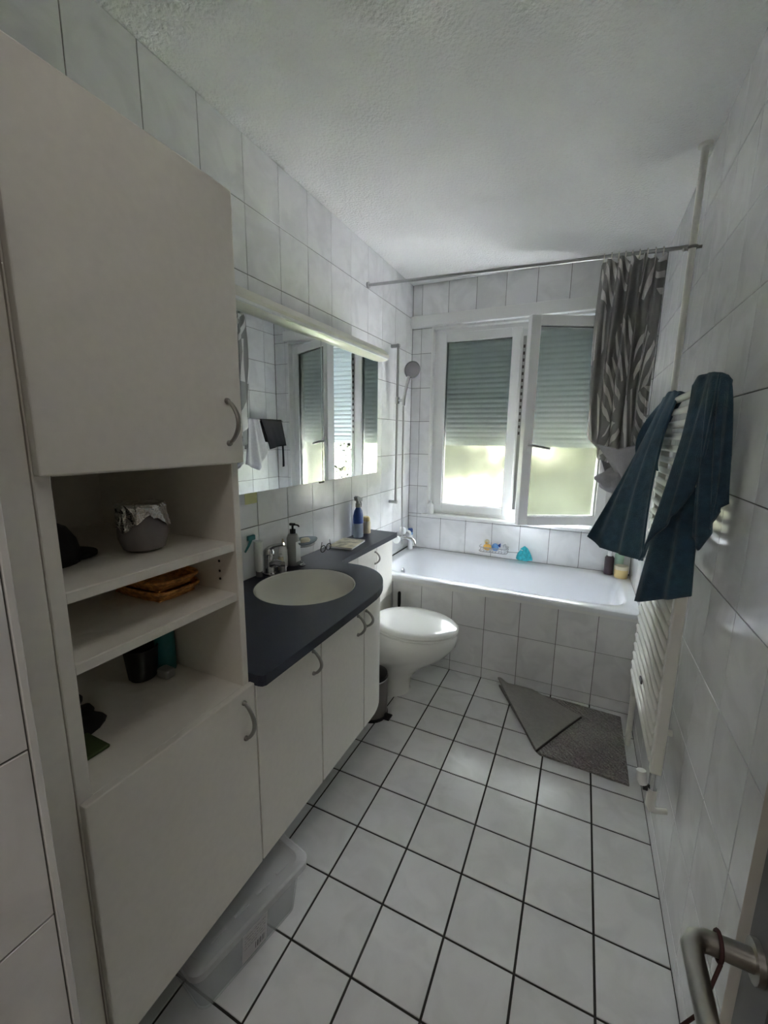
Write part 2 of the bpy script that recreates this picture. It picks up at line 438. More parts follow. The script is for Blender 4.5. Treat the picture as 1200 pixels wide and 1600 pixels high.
# back wall around the window opening
WX0, WX1, WZ0, WZ1 = 0.155, 1.44, 0.842, 2.235
bm = bmesh.new()
bx(bm, -0.1, WX0, D + 0.003, D + 0.26, -0.1, H); bx(bm, WX1, W + 0.1, D + 0.003, D + 0.26, -0.1, H)
bx(bm, WX0, WX1, D + 0.003, D + 0.26, -0.1, WZ0); bx(bm, WX0, WX1, D + 0.003, D + 0.26, WZ1, H)
wbk = struct(link('wall_back', bm, 'wall_grout'))
xs = cuts(0.0, W, 0.0715, 0.2)
tiles(wbk, 'B', D, cuts(0.0, WX0, 0.0715, 0.2), cuts(WZ0, WZ1, ROWS0, ROWP), 'wall_tile', G, name='wall_tile')
tiles(wbk, 'B', D, cuts(WX1, W, 0.0715, 0.2), cuts(WZ0, WZ1, ROWS0, ROWP), 'wall_tile', G, name='wall_tile')
tiles(wbk, 'B', D, xs, cuts(0.565, WZ0, ROWS0, ROWP), 'wall_tile', G, name='wall_tile')
tiles(wbk, 'B', D, xs, cuts(WZ1, H, ROWS0, ROWP), 'wall_tile', G, name='wall_tile')
# wall stub on the left of the door, front wall, hall
wn = struct(box('wall_near_left', -0.003, XN - 0.003, YF - 0.1, -2.146, -0.1, H, 'wall_grout', bevel=0))
tiles(wn, 'L', XN, cuts(YF, -2.150, -2.350, 0.2), cuts(-0.001, H, ROWS0, ROWP), 'wall_tile', G, name='wall_tile')
struct(box('trim_1', XN - 0.012, XN + 0.002, -2.1495, -2.141, 0.0, H, 'paint_white', bevel=0.001))
bm = bmesh.new()
bx(bm, XN, 0.70, YF - 0.1, YF, 0, H); bx(bm, 1.50, W, YF - 0.1, YF, 0, H); bx(bm, 0.70, 1.50, YF - 0.1, YF, 2.06, H)
struct(link('wall_front', bm, 'plaster'))
bm = bmesh.new()
bx(bm, -0.6, -0.5, -4.6, YF - 0.1, 0, 2.5); bx(bm, 2.4, 2.5, -4.6, YF - 0.1, 0, 2.5); bx(bm, -0.6, 2.5, -4.7, -4.6, 0, 2.5)
bx(bm, -0.6, -0.1, YF - 0.1, YF - 0.05, 0, 2.5); bx(bm, W + 0.1, 2.5, YF - 0.1, YF - 0.05, 0, 2.5)
struct(link('wall_hall', bm, 'hall_wall'))
struct(box('floor_hall', -0.6, 2.5, -4.7, YF - 0.1, -0.12, -0.002, 'hall_floor', bevel=0))
struct(box('ceiling_hall', -0.6, 2.5, -4.7, YF - 0.1, 2.5, 2.6, 'plaster', bevel=0))

# ------------------------------------------------------------------ window
win = bpy.data.objects.new('window_1', None); C.objects.link(win); win.location = (0.8, 0.78, WZ0); struct(win)
FY0, FY1 = 0.765, 0.835
def P_(name, *a, m='pvc', p=None, bv=0.003): return box(name, *a, m, p or win, bevel=bv, seg=2)
# plaster-white lining of the reveal
bm = bmesh.new()
bx(bm, WX0 - 0.001, WX0 + 0.012, D - 0.006, FY0 + 0.02, WZ0, WZ1); bx(bm, WX1 - 0.012, WX1 + 0.001, D - 0.006, FY0 + 0.02, WZ0, WZ1)
bx(bm, WX0 + 0.012, WX1 - 0.012, D - 0.006, FY0 + 0.02, WZ1 - 0.012, WZ1)
link('window_lining', bm, 'paint_white', win)
box('window_sill', WX0 - 0.035, WX1 + 0.035, D - 0.032, FY0 + 0.02, WZ0 - 0.012, WZ0 + 0.008, 'paint_white', win, bevel=0.003, seg=2)
FX0, FX1, FZ0, FZ1 = WX0 + 0.012, WX1 - 0.012, WZ0 + 0.008, WZ1 - 0.012
MX = 0.80                                # centre post
P_('window_frame', FX0, FX0 + 0.05, FY0, FY1, FZ0, FZ1); P_('window_frame', FX1 - 0.05, FX1, FY0, FY1, FZ0, FZ1)
P_('window_frame', FX0 + 0.05, FX1 - 0.05, FY0, FY1, FZ1 - 0.045, FZ1); P_('window_frame', FX0 + 0.05, FX1 - 0.05, FY0, FY1, FZ0, FZ0 + 0.035)
P_('centre_post', MX - 0.03, MX + 0.035, FY0, FY1, FZ0 + 0.035, FZ1 - 0.045)
def sash(w, h, name, mirror=False, handle=True):
    """sash built at the origin: x 0..w, z 0..h, front at y=0"""
    e = bpy.data.objects.new(name, None); C.objects.link(e); e.parent = win
    s = 0.062
    for a in ((0, s, 0, h), (w - s, w, 0, h), (s, w - s, 0, s), (s, w - s, h - s, h)):
        bm = bx(bmesh.new(), a[0], a[1], 0, 0.06, a[2], a[3], 0.004, 2)
        o = link('sash_rail', bm, 'pvc'); o.parent = e
    bm = bmesh.new()
    for a in ((s - 0.001, s + 0.003, s, h - s), (w - s - 0.003, w - s + 0.001, s, h - s), (s, w - s, s - 0.001, s + 0.003), (s, w - s, h - s - 0.003, h - s + 0.001)):
        bx(bm, a[0], a[1], 0.012, 0.03, a[2], a[3])
    o = link('glazing_seal', bm, 'seal'); o.parent = e
    o = link('pane', bx(bmesh.new(), s - 0.004, w - s + 0.004, 0.020, 0.024, s - 0.004, h - s + 0.004), 'frosted_glass'); o.parent = e
    return e
sl = sash(MX - 0.012 - (FX0 + 0.03), FZ1 - FZ0 - 0.05, 'sash')
sl.location = Vector((FX0 + 0.03, 0.752, FZ0 + 0.022)) - win.location
SW = 0.585
sr = sash(SW, FZ1 - FZ0 - 0.05, 'sash')          # opened inwards, hinged on the right
th = math.radians(28)
hx, hy = FX1 - 0.03, 0.752
sr.rotation_euler = (0, 0, th)
# rotate about the hinge on the right end of the sash
sr.location = Vector((hx - SW * math.cos(th), hy - SW * math.sin(th), FZ0 + 0.022)) - win.location
bm = bmesh.new(); bx(bm, 0.022, 0.046, -0.012, 0.002, 0.49, 0.57, 0.003); o = link('handle_rose', bm, 'white_plastic'); o.parent = sr
bm = bmesh.new(); tube(bm, [(0.034, -0.01, 0.53), (0.034, -0.045, 0.53), (0.045, -0.05, 0.528), (0.155, -0.05, 0.51)], 0.0085, 10); o = link('window_handle', bm, 'steel', smooth=40); o.parent = sr
# lock rail with striker plates on the centre post
bm = bmesh.new(); bx(bm, MX + 0.0, MX + 0.02, FY0 - 0.006, FY0 - 0.0005, FZ0 + 0.08, FZ1 - 0.09)
link('lock_rail', bm, 'steel', win)
for k in range(14):
    z = FZ0 + 0.62 + k * 0.045
    box('lock_stud', MX + 0.004, MX + 0.016, FY0 - 0.011, FY0 - 0.006, z, z + 0.02, 'dark_metal', win, bevel=0)
# pelmet board above the window
pel = struct(box('trim_2', 0.002, 1.455, D - 0.045, D - 0.003, 2.238, 2.316, 'paint_white', bevel=0.003, seg=2))
# roller shutter outside
sh = thing('roller_shutter', 'grey slatted roller shutter half lowered outside the window', 'shutter', (0.8, 0.9, 1.42))
nsl = 24; z = 1.415; pitch = 0.0365
for k in range(nsl):
    bm = bmesh.new(); prof = []
    hgt = pitch - 0.0004
    for a in range(7):
        t = a / 6; prof.append((0.880 - 0.007 * math.sin(PI * t), z + hgt * t))
    prof += [(y + 0.005, zz) for y, zz in prof[::-1]]
    lo = [bm.verts.new((WX0 + 0.003, y, zz)) for y, zz in prof]; hi = [bm.verts.new((WX1 - 0.003, y, zz)) for y, zz in prof]
    bm.faces.new(lo); bm.faces.new(hi)
    for i in range(len(prof)): bm.faces.new((lo[i], lo[(i + 1) % len(prof)], hi[(i + 1) % len(prof)], hi[i]))
    link('slat', bm, 'shutter', sh)
    z += pitch
box('end_rail', WX0 + 0.003, WX1 - 0.003, 0.872, 0.888, 1.385, 1.4145, 'shutter', sh)

# garden outside
lw = link('ground_outside', bx(bmesh.new(), -14, 16, D + 0.3, 26, -0.75, -0.6), 'paving'); struct(lw)
hg = thing('garden_hedge', 'dense green garden hedge outside beyond the window', 'hedge', (1.0, 5.6, -0.6))
bm = bmesh.new(); rnd = random.Random(21)
lg = struct(link('lawn', bx(bmesh.new(), -14, 16, 3.7, 26, -0.62, -0.59), 'lawn'))
def hedge_top(x): return 2.55 + 0.30 * math.sin(0.9 * x) + 0.2 * math.sin(2.3 * x + 1)
for _ in range(26000):
    x = rnd.uniform(-8, 10); y = 5.2 + abs(rnd.gauss(0, 0.28)); z_ = rnd.uniform(-0.55, hedge_top(x))
    y += 0.25 * math.sin(1.7 * x) + 0.15 * math.sin(2.9 * z_ + x)
    s_ = rnd.uniform(0.06, 0.12); d1 = Vector((rnd.gauss(0, 1), rnd.gauss(0, 0.6), rnd.gauss(0, 1))).normalized(); d2 = d1.orthogonal().normalized(); p = Vector((x, y, z_))
    bm.faces.new([bm.verts.new(p + d1 * s_), bm.verts.new(p + d2 * s_ * 0.55), bm.verts.new(p - d1 * s_), bm.verts.new(p - d2 * s_ * 0.55)])
o = link('foliage', bm, 'leaf', hg); o['kind'] = 'stuff'
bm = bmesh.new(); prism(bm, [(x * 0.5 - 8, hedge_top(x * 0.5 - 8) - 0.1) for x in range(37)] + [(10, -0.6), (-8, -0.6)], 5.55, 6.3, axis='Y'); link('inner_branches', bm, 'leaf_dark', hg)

# ------------------------------------------------------------------ bath tub
TZ = 0.565
tb = thing('bathtub', 'white enamel bathtub built in under the window with tiled front', 'bathtub', (W / 2, 0.36, 0))
bm = bmesh.new()
def sup(t, a, b_, n): 
    c, s = math.cos(t), math.sin(t)
    return (math.copysign(abs(c) ** (2 / n), c) * a, math.copysign(abs(s) ** (2 / n), s) * b_)
NT = 64
cx, cy = W / 2 + 0.005, 0.365
def ring(a, b_, n, z, dx=0):
    return [bm.verts.new((cx + dx + sup(2 * PI * k / NT + 0.0001, a, b_, n)[0], cy + sup(2 * PI * k / NT + 0.0001, a, b_, n)[1], z)) for k in range(NT)]
ox, oy = W / 2 - 0.006, 0.359
outer0 = [bm.verts.new((min(max(cx + sup(2 * PI * k / NT, ox * 1.0, oy, 40)[0], 0.001), W - 0.001), -0.012 + 0.73 * (sup(2 * PI * k / NT, 1, 1, 40)[1] + 1) / 2, TZ - 0.024)) for k in range(NT)]
outer1 = [bm.verts.new((v.co.x, v.co.y, TZ - 0.003)) for v in outer0]
outer2 = [bm.verts.new((cx + (v.co.x - cx) * 0.997, cy + (v.co.y - cy) * 0.993, TZ)) for v in outer0]
rings_ = [outer0, outer1, outer2, ring(0.735, 0.300, 7, TZ - 0.001), ring(0.722, 0.287, 6.5, TZ - 0.010), ring(0.705, 0.275, 6, TZ - 0.06),
          ring(0.655, 0.250, 5, 0.30, 0.0), ring(0.60, 0.225, 4.5, 0.17), ring(0.52, 0.17, 4, 0.135), ring(0.2, 0.06, 3, 0.13)]
for a, b_ in zip(rings_, rings_[1:]):
    for k in range(NT): bm.faces.new((a[k], a[(k + 1) % NT], b_[(k + 1) % NT], b_[k]))
bm.faces.new(rings_[-1])
link('tub_shell', bm, 'tub_enamel', tb, smooth=50)
box('rim_seal', 0.0, W, -0.006, 0.0, TZ - 0.042, TZ - 0.024, 'paint_white', tb, bevel=0.001)
ap = box('tub_front', 0.001, W - 0.001, 0.003, 0.03, 0.0, TZ - 0.026, 'wall_grout', tb, bevel=0)
zr = [-0.001, 0.064, 0.3135, 0.527]
xr = cuts(0.0, W, 0.188, 0.2)
for x0, x1 in zip(xr, xr[1:]):
    for z0, z1 in zip(zr, zr[1:]):
        o = bpy.data.objects.new('wall_tile', tile_mesh(x1 - x0 - G, z1 - z0 - G, 0.004, 0.0007, 'wall_tile', 'wall_tile')); C.objects.link(o)
        o.parent = ap; o.rotation_euler = ROT['B']; o.location = Vector(((x0 + x1) / 2, 0.004, (z0 + z1) / 2)) - tb.location
bm = bmesh.new(); lathe(bm, [(0.0, 0), (0.034, 0), (0.036, 0.004), (0.030, 0.010), (0.0, 0.012)], (0.105, 0.36, 0.46), 20, axis='X')
link('overflow', bm, 'chrome', tb, smooth=40)

# ------------------------------------------------------------------ tall cabinet
X0, XB, XD = 0.004, 0.512, 0.530        # back, body front, door front
Y0, Y1 = -2.045, -1.639
ZB, ZT = 0.285, 1.945
tc_ = thing('tall_cabinet', 'tall off-white cabinet with open shelf niche between two doors', 'cabinet', (0.26, -1.84, ZB))
box('side_panel', X0, XB, Y1 - 0.019, Y1, ZB, ZT, 'laminate', tc_)
box('side_panel', X0, XB, Y0, Y0 + 0.024, ZB, ZT, 'laminate', tc_)
box('back_panel', X0, X0 + 0.008, Y0 + 0.024, Y1 - 0.019, ZB, ZT, 'laminate', tc_)
box('top_panel', X0 + 0.008, XB, Y0 + 0.024, Y1 - 0.019, ZT - 0.018, ZT, 'laminate', tc_)
box('bottom_panel', X0 + 0.008, XB, Y0 + 0.024, Y1 - 0.019, ZB, ZB + 0.018, 'laminate', tc_)
box('niche_floor', X0 + 0.008, XB, Y0 + 0.024, Y1 - 0.019, 0.806, 0.826, 'laminate', tc_)
box('niche_top', X0 + 0.008, XB, Y0 + 0.024, Y1 - 0.019, 1.383, 1.401, 'laminate', tc_)
for z in (1.052, 1.177):
    s_ = box('shelf', X0 + 0.009, XB - 0.004, Y0 + 0.0245, Y1 - 0.0195, z, z + 0.020, 'laminate', tc_)
bm = bmesh.new()
for z in (1.12, 1.145, 1.10):
    lathe(bm, [(0.0001, 0), (0.0032, 0), (0.0032, 0.0012), (0.0001, 0.0012)], (0.455, Y1 - 0.0205, z), 10, axis='Y')
link('shelf_pin_hole', bm, 'black', tc_)
box('filler_panel', X0, XB + 0.002, -2.1405, Y0 - 0.003, ZB, ZT, 'laminate', tc_)
def handle(parent, y, z0, z1, x=XD, out_=0.028):
    bm = bmesh.new(); pts = []
    for k in range(13):
        t = k / 12; pts.append((x + 0.004 + out_ * math.sin(PI * t) ** 0.75, y, z0 + (z1 - z0) * t))
    tube(bm, pts, [0.0042 + 0.0012 * math.sin(PI * k / 12) for k in range(13)], 8)
    for zz in (z0, z1): lathe(bm, [(0.0065, 0), (0.0065, 0.004), (0.0045, 0.008)], (x - 0.0005, y, zz), 10, axis='X')
    return link('handle', bm, 'brushed', parent, smooth=40)
d = box('door', XB + 0.001, XD, Y0 + 0.001, Y1 + 0.001, 1.386, ZT, 'laminate', tc_, bevel=0.0025, seg=2); handle(d, -1.681, 1.430, 1.520)
d = box('door', XB + 0.001, XD, Y0 + 0.001, Y1 + 0.001, ZB, 0.828, 'laminate', tc_, bevel=0.0025, seg=2); handle(d, -1.678, 0.698, 0.796)

# ------------------------------------------------------------------ vanity cabinets and worktop
for (ya, yb, hy_, lb) in ((-1.635, -1.338, -1.383, 'off-white under-basin cabinet door next to the tall cabinet'), (-1.335, -1.043, -1.095, 'off-white under-basin cabinet between its twin and the curved end')):
    v = thing('vanity_cabinet', lb, 'cabinet', (0.26, (ya + yb) / 2, ZB), 'cabinets under the worktop')
    bm = bmesh.new()
    for a in ((X0, XB, ya, ya + 0.016, ZB, 0.818), (X0, XB, yb - 0.016, yb, ZB, 0.818 if yb < -1.2 else 0.665), (X0, XB, ya + 0.016, yb - 0.016, ZB, ZB + 0.016), (X0, X0 + 0.008, ya + 0.016, yb - 0.016, ZB + 0.016, 0.818)): bx(bm, *a)
    link('carcass', bm, 'laminate', v)
    d = box('door', XB + 0.001, XD, ya + 0.001, yb - 0.001, ZB, 0.815, 'laminate', v, bevel=0.0025, seg=2); handle(d, hy_, 0.715, 0.790)
# curved end
v = thing('curved_end_cabinet', 'rounded off-white end cabinet of the vanity with narrow door', 'cabinet', (0.26, -0.9, ZB))
crv = [(0.512, -1.040), (0.512, -0.995)]
full = [(X0, -1.040), (0.512, -1.040)]
arc = []
for k in range(0, 15):
    a = math.radians(0 + 90 * k / 14)
    arc.append((0.30 + 0.222 * math.cos(a) ** 0.9 if k < 14 else 0.30, -0.970 + 0.235 * math.sin(a)))
poly = [(X0, -1.040), (0.510, -1.040), (0.510, -0.975)] + [(x - 0.006, y) for x, y in arc[1:]] + [(X0, -0.735)]
inner = [(X0 + 0.0, -1.040 + 0.0)]
outw = [(0.510, -1.040), (0.510, -0.975)] + [(x - 0.006, y) for x, y in arc[1:]] + [(X0, -0.735)]
innw = [(X0, -0.750), (0.296, -0.750)] + [(0.30 + (x - 0.30) * 0.93 - 0.006, -0.970 + (y + 0.970) * 0.93) for x, y in arc[1:-1]][::-1] + [(0.495, -0.975), (0.495, -1.040)]
bm = bmesh.new(); prism(bm, outw + innw, ZB + 0.016, 0.818); prism(bm, poly, ZB, ZB + 0.016)
link('carcass', bm, 'laminate', v, smooth=30)
bm = bmesh.new(); dp = [(0.530, -1.039), (0.530, -0.985)] + [(0.530 - (0.522 - x) * 0.9, y) for x, y in arc[1:6]]
inn = [(x - 0.017, y - 0.004) for x, y in dp][::-1]; inn[-1] = (0.512, -1.039)
prism(bm, dp + inn, ZB, 0.815); d = link('door', bm, 'laminate', v, smooth=30); handle(d, -1.030, 0.722, 0.786)
# narrow cabinet boxing in behind the toilet
v = thing('narrow_cabinet', 'shallow off-white cabinet boxing the wall behind the toilet', 'cabinet', (0.1, -0.37, 0))
box('carcass', X0, 0.182, -0.733, -0.035, 0.0, 0.818, 'laminate', v)
for ya, yb in ((-0.730, -0.49), (-0.487, -0.262), (-0.259, -0.037)):
    d = box('door', 0.183, 0.198, ya, yb, 0.455, 0.815, 'laminate', v, bevel=0.0015); 
    if ya > -0.6 and ya < -0.3:
        handle(d, -0.285, 0.72, 0.79, x=0.198)
box('lower_panel', 0.183, 0.194, -0.730, -0.037, 0.003, 0.452, 'laminate', v)

# worktop with basin cut-out
wt = thing('worktop', 'dark slate-blue vanity worktop with curved end and narrow ledge', 'worktop', (0.26, -1.0, 0.82))
BX, BY, BA, BB = 0.262, -1.045, 0.200, 0.213
outl = [(0.005, -1.637), (0.5315, -1.637), (0.541, -1.6365), (0.551, -1.633), (0.5565, -1.624)]
outl += [(0.558, -1.30), (0.557, -1.06)]
for k in range(1, 15):
    a = math.radians(90 * k / 14); outl.append((0.312 + 0.245 * math.cos(a), -1.02 + 0.312 * math.sin(a)))
outl += [(0.245, -0.708), (0.228, -0.700), (0.218, -0.680), (0.2155, -0.60), (0.2155, -0.006), (0.005, -0.006)]
bm = bmesh.new()
def loop(pts, z):
    vs = [bm.verts.new((x, y, z)) for x, y in pts]; return vs, [bm.edges.new((vs[i], vs[(i + 1) % len(vs)])) for i in range(len(vs))]
hole = [(BX + BA * math.cos(2 * PI * k / 48), BY + BB * math.sin(2 * PI * k / 48)) for k in range(48)]
for z in (0.820, 0.850):
    o_, eo = loop(outl, z); h_, eh = loop(hole, z)
    bmesh.ops.triangle_fill(bm, edges=eo + eh, use_beauty=True)
    if z < 0.83: lo_o, lo_h = o_, h_
for a, b_ in ((lo_o, o_), (lo_h, h_)):
    n = len(a)
    for i in range(n): bm.faces.new((a[i], a[(i + 1) % n], b_[(i + 1) % n], b_[i]))
link('worktop_slab', bm, 'worktop', wt)

bs = thing('wash_basin', 'round cream undermount wash basin set in the dark worktop', 'basin', (BX, BY, 0.70))
bm = bmesh.new()
prof = [(0.995, 0.8215), (0.996, 0.8470), (0.988, 0.8490), (0.972, 0.8470), (0.960, 0.835), (0.945, 0.805), (0.90, 0.755), (0.76, 0.722), (0.5, 0.705), (0.2, 0.699), (0.11, 0.698), (0.11, 0.688), (0.2, 0.688), (0.52, 0.694), (0.80, 0.711), (0.95, 0.752), (0.985, 0.79)]
rr = [[bm.verts.new((BX + BA * r * math.cos(2 * PI * k / 48), BY + BB * r * math.sin(2 * PI * k / 48), z)) for k in range(48)] for r, z in prof]
for i in range(len(rr)):
    a, b_ = rr[i], rr[(i + 1) % len(rr)]
    for k in range(48): bm.faces.new((a[k], a[(k + 1) % 48], b_[(k + 1) % 48], b_[k]))
link('bowl', bm, 'basin_ceramic', bs, smooth=45)
bm = bmesh.new(); lathe(bm, [(0.0005, 0.703), (0.019, 0.703), (0.023, 0.701), (0.023, 0.697), (0.0005, 0.697)], (BX, BY, 0), 20); link('drain', bm, 'chrome', bs, smooth=40)

# ------------------------------------------------------------------ tap and things on the worktop
WZ = 0.850
FXc, FYc = 0.042, -1.005
tp = thing('basin_tap', 'chrome single-lever tap behind the round basin', 'tap', (FXc, FYc, WZ))
bm = bmesh.new(); lathe(bm, [(0.026, 0), (0.026, 0.006), (0.022, 0.010), (0.0215, 0.075), (0.024, 0.085), (0.024, 0.105), (0.016, 0.116), (0.0005, 0.119)], (FXc, FYc, WZ), 20); link('tap_body', bm, 'chrome', tp, smooth=40)
bm = bmesh.new(); tube(bm, [(FXc + 0.01, FYc, WZ + 0.045), (FXc + 0.05, FYc - 0.01, WZ + 0.062), (FXc + 0.088, FYc - 0.018, WZ + 0.060)], [0.017, 0.0155, 0.0145], 12); sp_ = link('spout', bm, 'chrome', tp, smooth=40)
bm = bmesh.new(); lathe(bm, [(0.0155, 0), (0.0155, 0.022), (0.014, 0.024)], (FXc + 0.088, FYc - 0.018, WZ + 0.030), 14); link('aerator', bm, 'steel', sp_, smooth=40)
bm = bmesh.new(); tube(bm, [(FXc, FYc, WZ + 0.112), (FXc + 0.03, FYc + 0.004, WZ + 0.130), (FXc + 0.075, FYc + 0.010, WZ + 0.142)], [0.013, 0.009, 0.0065], 10); link('lever', bm, 'chrome', tp, smooth=40)

def lathe_thing(name, label, cat, loc, parts, group=None, n=20, sx=1, sy=1):
    """parts: (part name, material, [(r, z), ...])"""
    t = thing(name, label, cat, loc, group)
    for pn, m_, pr_ in parts:
        bm = bmesh.new(); lathe(bm, pr_, loc, n, sx, sy); link(pn, bm, m_, t, smooth=40)
    return t
e_ = 0.0006
lathe_thing('toothpaste_tube', 'pale upright tube standing behind the basin tap beside the tall cabinet', 'tube', (0.026, -1.052, WZ + e_),
            [('cap', 'grey_plastic', [(0.0005, 0), (0.015, 0), (0.015, 0.022), (0.0005, 0.022)]), ('tube_body', 'white_plastic', [(0.012, 0.0222), (0.019, 0.034), (0.0195, 0.10), (0.021, 0.155), (0.0005, 0.156)])], sx=1, sy=0.75)
lathe_thing('nozzle_bottle', 'small white bottle with thin nozzle left of the soap pump', 'bottle', (0.030, -0.895, WZ + e_),
            [('bottle_body', 'white_plastic', [(0.0005, 0), (0.019, 0), (0.020, 0.004), (0.020, 0.078), (0.014, 0.098), (0.0005, 0.0985)]), ('nozzle', 'cream', [(0.009, 0.0987), (0.008, 0.108), (0.003, 0.132), (0.0005, 0.133)])])
pmp = lathe_thing('soap_pump_bottle', 'white and grey soap bottle with black pump head behind the basin', 'bottle', (0.050, -0.847, WZ + e_),
            [('bottle_body', 'grey_bottle', [(0.0005, 0), (0.028, 0), (0.029, 0.005), (0.029, 0.128), (0.022, 0.146), (0.013, 0.150), (0.0005, 0.1502)]), ('collar', 'black_gloss', [(0.0135, 0.1505), (0.0135, 0.170), (0.005, 0.172), (0.005, 0.186), (0.0005, 0.1862)])])
bm = bmesh.new(); bx(bm, 0.036, 0.062, -0.855, -0.839, WZ + 0.187, WZ + 0.199, 0.003); tube(bm, [(0.058, -0.847, WZ + 0.193), (0.078, -0.844, WZ + 0.191), (0.084, -0.843, WZ + 0.184)], 0.004, 8); link('pump_head', bm, 'black_gloss', pmp)
bm = bmesh.new(); bx(bm, 0.0792 - 0.0006 + 0.0, 0.0798, -0.864, -0.830, WZ + 0.02, WZ + 0.115); link('label_strip', bm, 'white_plastic', pmp)
lathe_thing('lotion_bottle', 'cream coloured small bottle in front of the soap pump by the basin edge', 'bottle', (0.052, -0.940, WZ + e_),
            [('bottle_body', 'cream', [(0.0005, 0), (0.012, 0), (0.012, 0.058), (0.009, 0.062), (0.0005, 0.0622)]), ('cap', 'white_plastic', [(0.0085, 0.0624), (0.0085, 0.074), (0.0005, 0.0742)])])
# plug with chain clip on the back edge of the basin
pk = thing('basin_plug', 'small chrome plug lying on the worktop at the basin edge', 'plug', (0.098, -0.845, WZ + e_))
bm = bmesh.new(); lathe(bm, [(0.0005, 0), (0.014, 0), (0.016, 0.006), (0.011, 0.010), (0.0005, 0.0102)], (0.098, -0.845, WZ + e_), 16); link('plug_disc', bm, 'chrome', pk, smooth=40)
bm = bmesh.new(); tube(bm, [(0.098 + 0.009 * math.cos(a), -0.845, WZ + 0.012 + 0.009 * math.sin(a)) for a in (math.radians(x) for x in range(0, 181, 20))], 0.0022, 8); link('pull_ring', bm, 'chrome', pk, smooth=40)
# glass soap dish on the wall
sd = thing('soap_dish', 'glass soap dish on a chrome wall bracket above the worktop', 'soap dish', (0.03, -0.775, 0.94))
bm = bmesh.new(); lathe(bm, [(0.0005, 0.938), (0.040, 0.938), (0.056, 0.948), (0.060, 0.957), (0.056, 0.957), (0.040, 0.944), (0.0005, 0.943)], (0.066, -0.775, 0), 28, 0.85, 1.25); link('dish', bm, 'clear_plastic', sd, smooth=50)
bm = bmesh.new(); tube(bm, [(0.002, -0.775, 0.935), (0.03, -0.775, 0.935)], 0.009, 10)
tube(bm, [(0.066 + 0.040 * math.cos(2 * PI * k / 24), -0.775 + 0.056 * math.sin(2 * PI * k / 24), 0.934) for k in range(24)], 0.0035, 8, closed=True); link('bracket', bm, 'steel', sd, smooth=40)
bm = bmesh.new(); lathe(bm, [(0.0005, 0.9442), (0.022, 0.9442), (0.026, 0.952), (0.022, 0.962), (0.0005, 0.964)], (0.066, -0.775, 0), 20, 0.8, 1.2); 
o = link('soap_bar', bm, 'cream', None, smooth=40, loc=(0.066, -0.775, 0.9442)); tag(o, 'cream bar of soap in the glass soap dish', 'soap')
# teal razor stuck on the wall, left
rz = thing('hanging_razor', 'teal razor hanging on the tiles beside the tall cabinet', 'razor', (0.01, -1.09, 0.99))
bm = bmesh.new(); bx(bm, 0.0015, 0.016, -1.092, -1.052, 1.012, 1.034, 0.004); link('razor_head', bm, 'teal', rz)
bm = bmesh.new(); tube(bm, [(0.010, -1.075, 1.014), (0.011, -1.092, 0.992), (0.010, -1.112, 0.970)], [0.006, 0.005, 0.004], 8); link('razor_handle', bm, 'teal', rz, smooth=40)
# pale yellow sticker under the mirror
o = box('sticky_note', 0.0006, 0.002, -1.090, -1.020, 1.165, 1.232, 'pale_yellow', bevel=0)
tag(o, 'pale yellow sticker on the tiles just below the mirror', 'sticker')
# reading glasses
gs = thing('eyeglasses', 'dark folded eyeglasses lying on the worktop beside the magazine', 'glasses', (0.055, -0.585, WZ))
bm = bmesh.new()
for yy in (-0.612, -0.560):
    tube(bm, [(0.060 + 0.0, yy + 0.022 * math.cos(2 * PI * k / 20), WZ + 0.020 + 0.017 * math.sin(2 * PI * k / 20)) for k in range(20)], 0.0022, 6, closed=True)
tube(bm, [(0.060, -0.590, WZ + 0.024), (0.060, -0.582, WZ + 0.024)], 0.002, 6)
link('rims', bm, 'black_gloss', gs, smooth=40)
for yy, y2 in ((-0.634, -0.55), (-0.538, -0.475)):
    bm = bmesh.new(); tube(bm, [(0.060, yy, WZ + 0.026), (0.035, (yy + y2) / 2, WZ + 0.014 + 0.012), (0.012, y2, WZ + 0.034)], 0.0022, 6); link('temple', bm, 'black_gloss', gs, smooth=40)
# magazine / tray
mg = thing('magazine', 'colourful magazine lying on the narrow worktop ledge', 'magazine', (0.10, -0.40, WZ + e_))
bm = bx(bmesh.new(), 0.022, 0.155, -0.51, -0.315, WZ + e_, WZ + 0.010); link('pages', bm, 'white_plastic', mg)
bm = bx(bmesh.new(), 0.020, 0.157, -0.512, -0.313, WZ + 0.0102, WZ + 0.0112); link('cover', bm, 'magazine', mg)
mg.rotation_euler = (0, 0, 0.12)
# spray bottle
sb = thing('spray_bottle', 'blue and clear cleaning spray bottle with grey trigger on the ledge', 'spray bottle', (0.055, -0.225, WZ + e_))
L_ = (0.055, -0.225, WZ + e_)
bm = bmesh.new(); lathe(bm, [(0.0005, 0), (0.036, 0), (0.039, 0.006), (0.038, 0.085)], L_, 20, 0.72, 1); lathe(bm, [(0.038, 0.085), (0.0005, 0.0855)], L_, 20, 0.72, 1, closed_ends=False); link('bottle_body', bm, 'clear_plastic', sb, smooth=40)
bm = bmesh.new(); lathe(bm, [(0.0382, 0.086), (0.0385, 0.13), (0.030, 0.160), (0.017, 0.180), (0.0005, 0.181)], L_, 20, 0.72, 1); link('sleeve', bm, 'blue', sb, smooth=40)
bm = bmesh.new(); lathe(bm, [(0.017, 0.1815), (0.0165, 0.205), (0.0005, 0.206)], L_, 16)
prism(bm, [(-0.225 - 0.026, 0.222 + WZ), (-0.225 + 0.032, 0.214 + WZ), (-0.225 + 0.032, 0.232 + WZ), (-0.225 - 0.020, 0.250 + WZ), (-0.225 - 0.034, 0.244 + WZ)], 0.044, 0.066, axis='X')
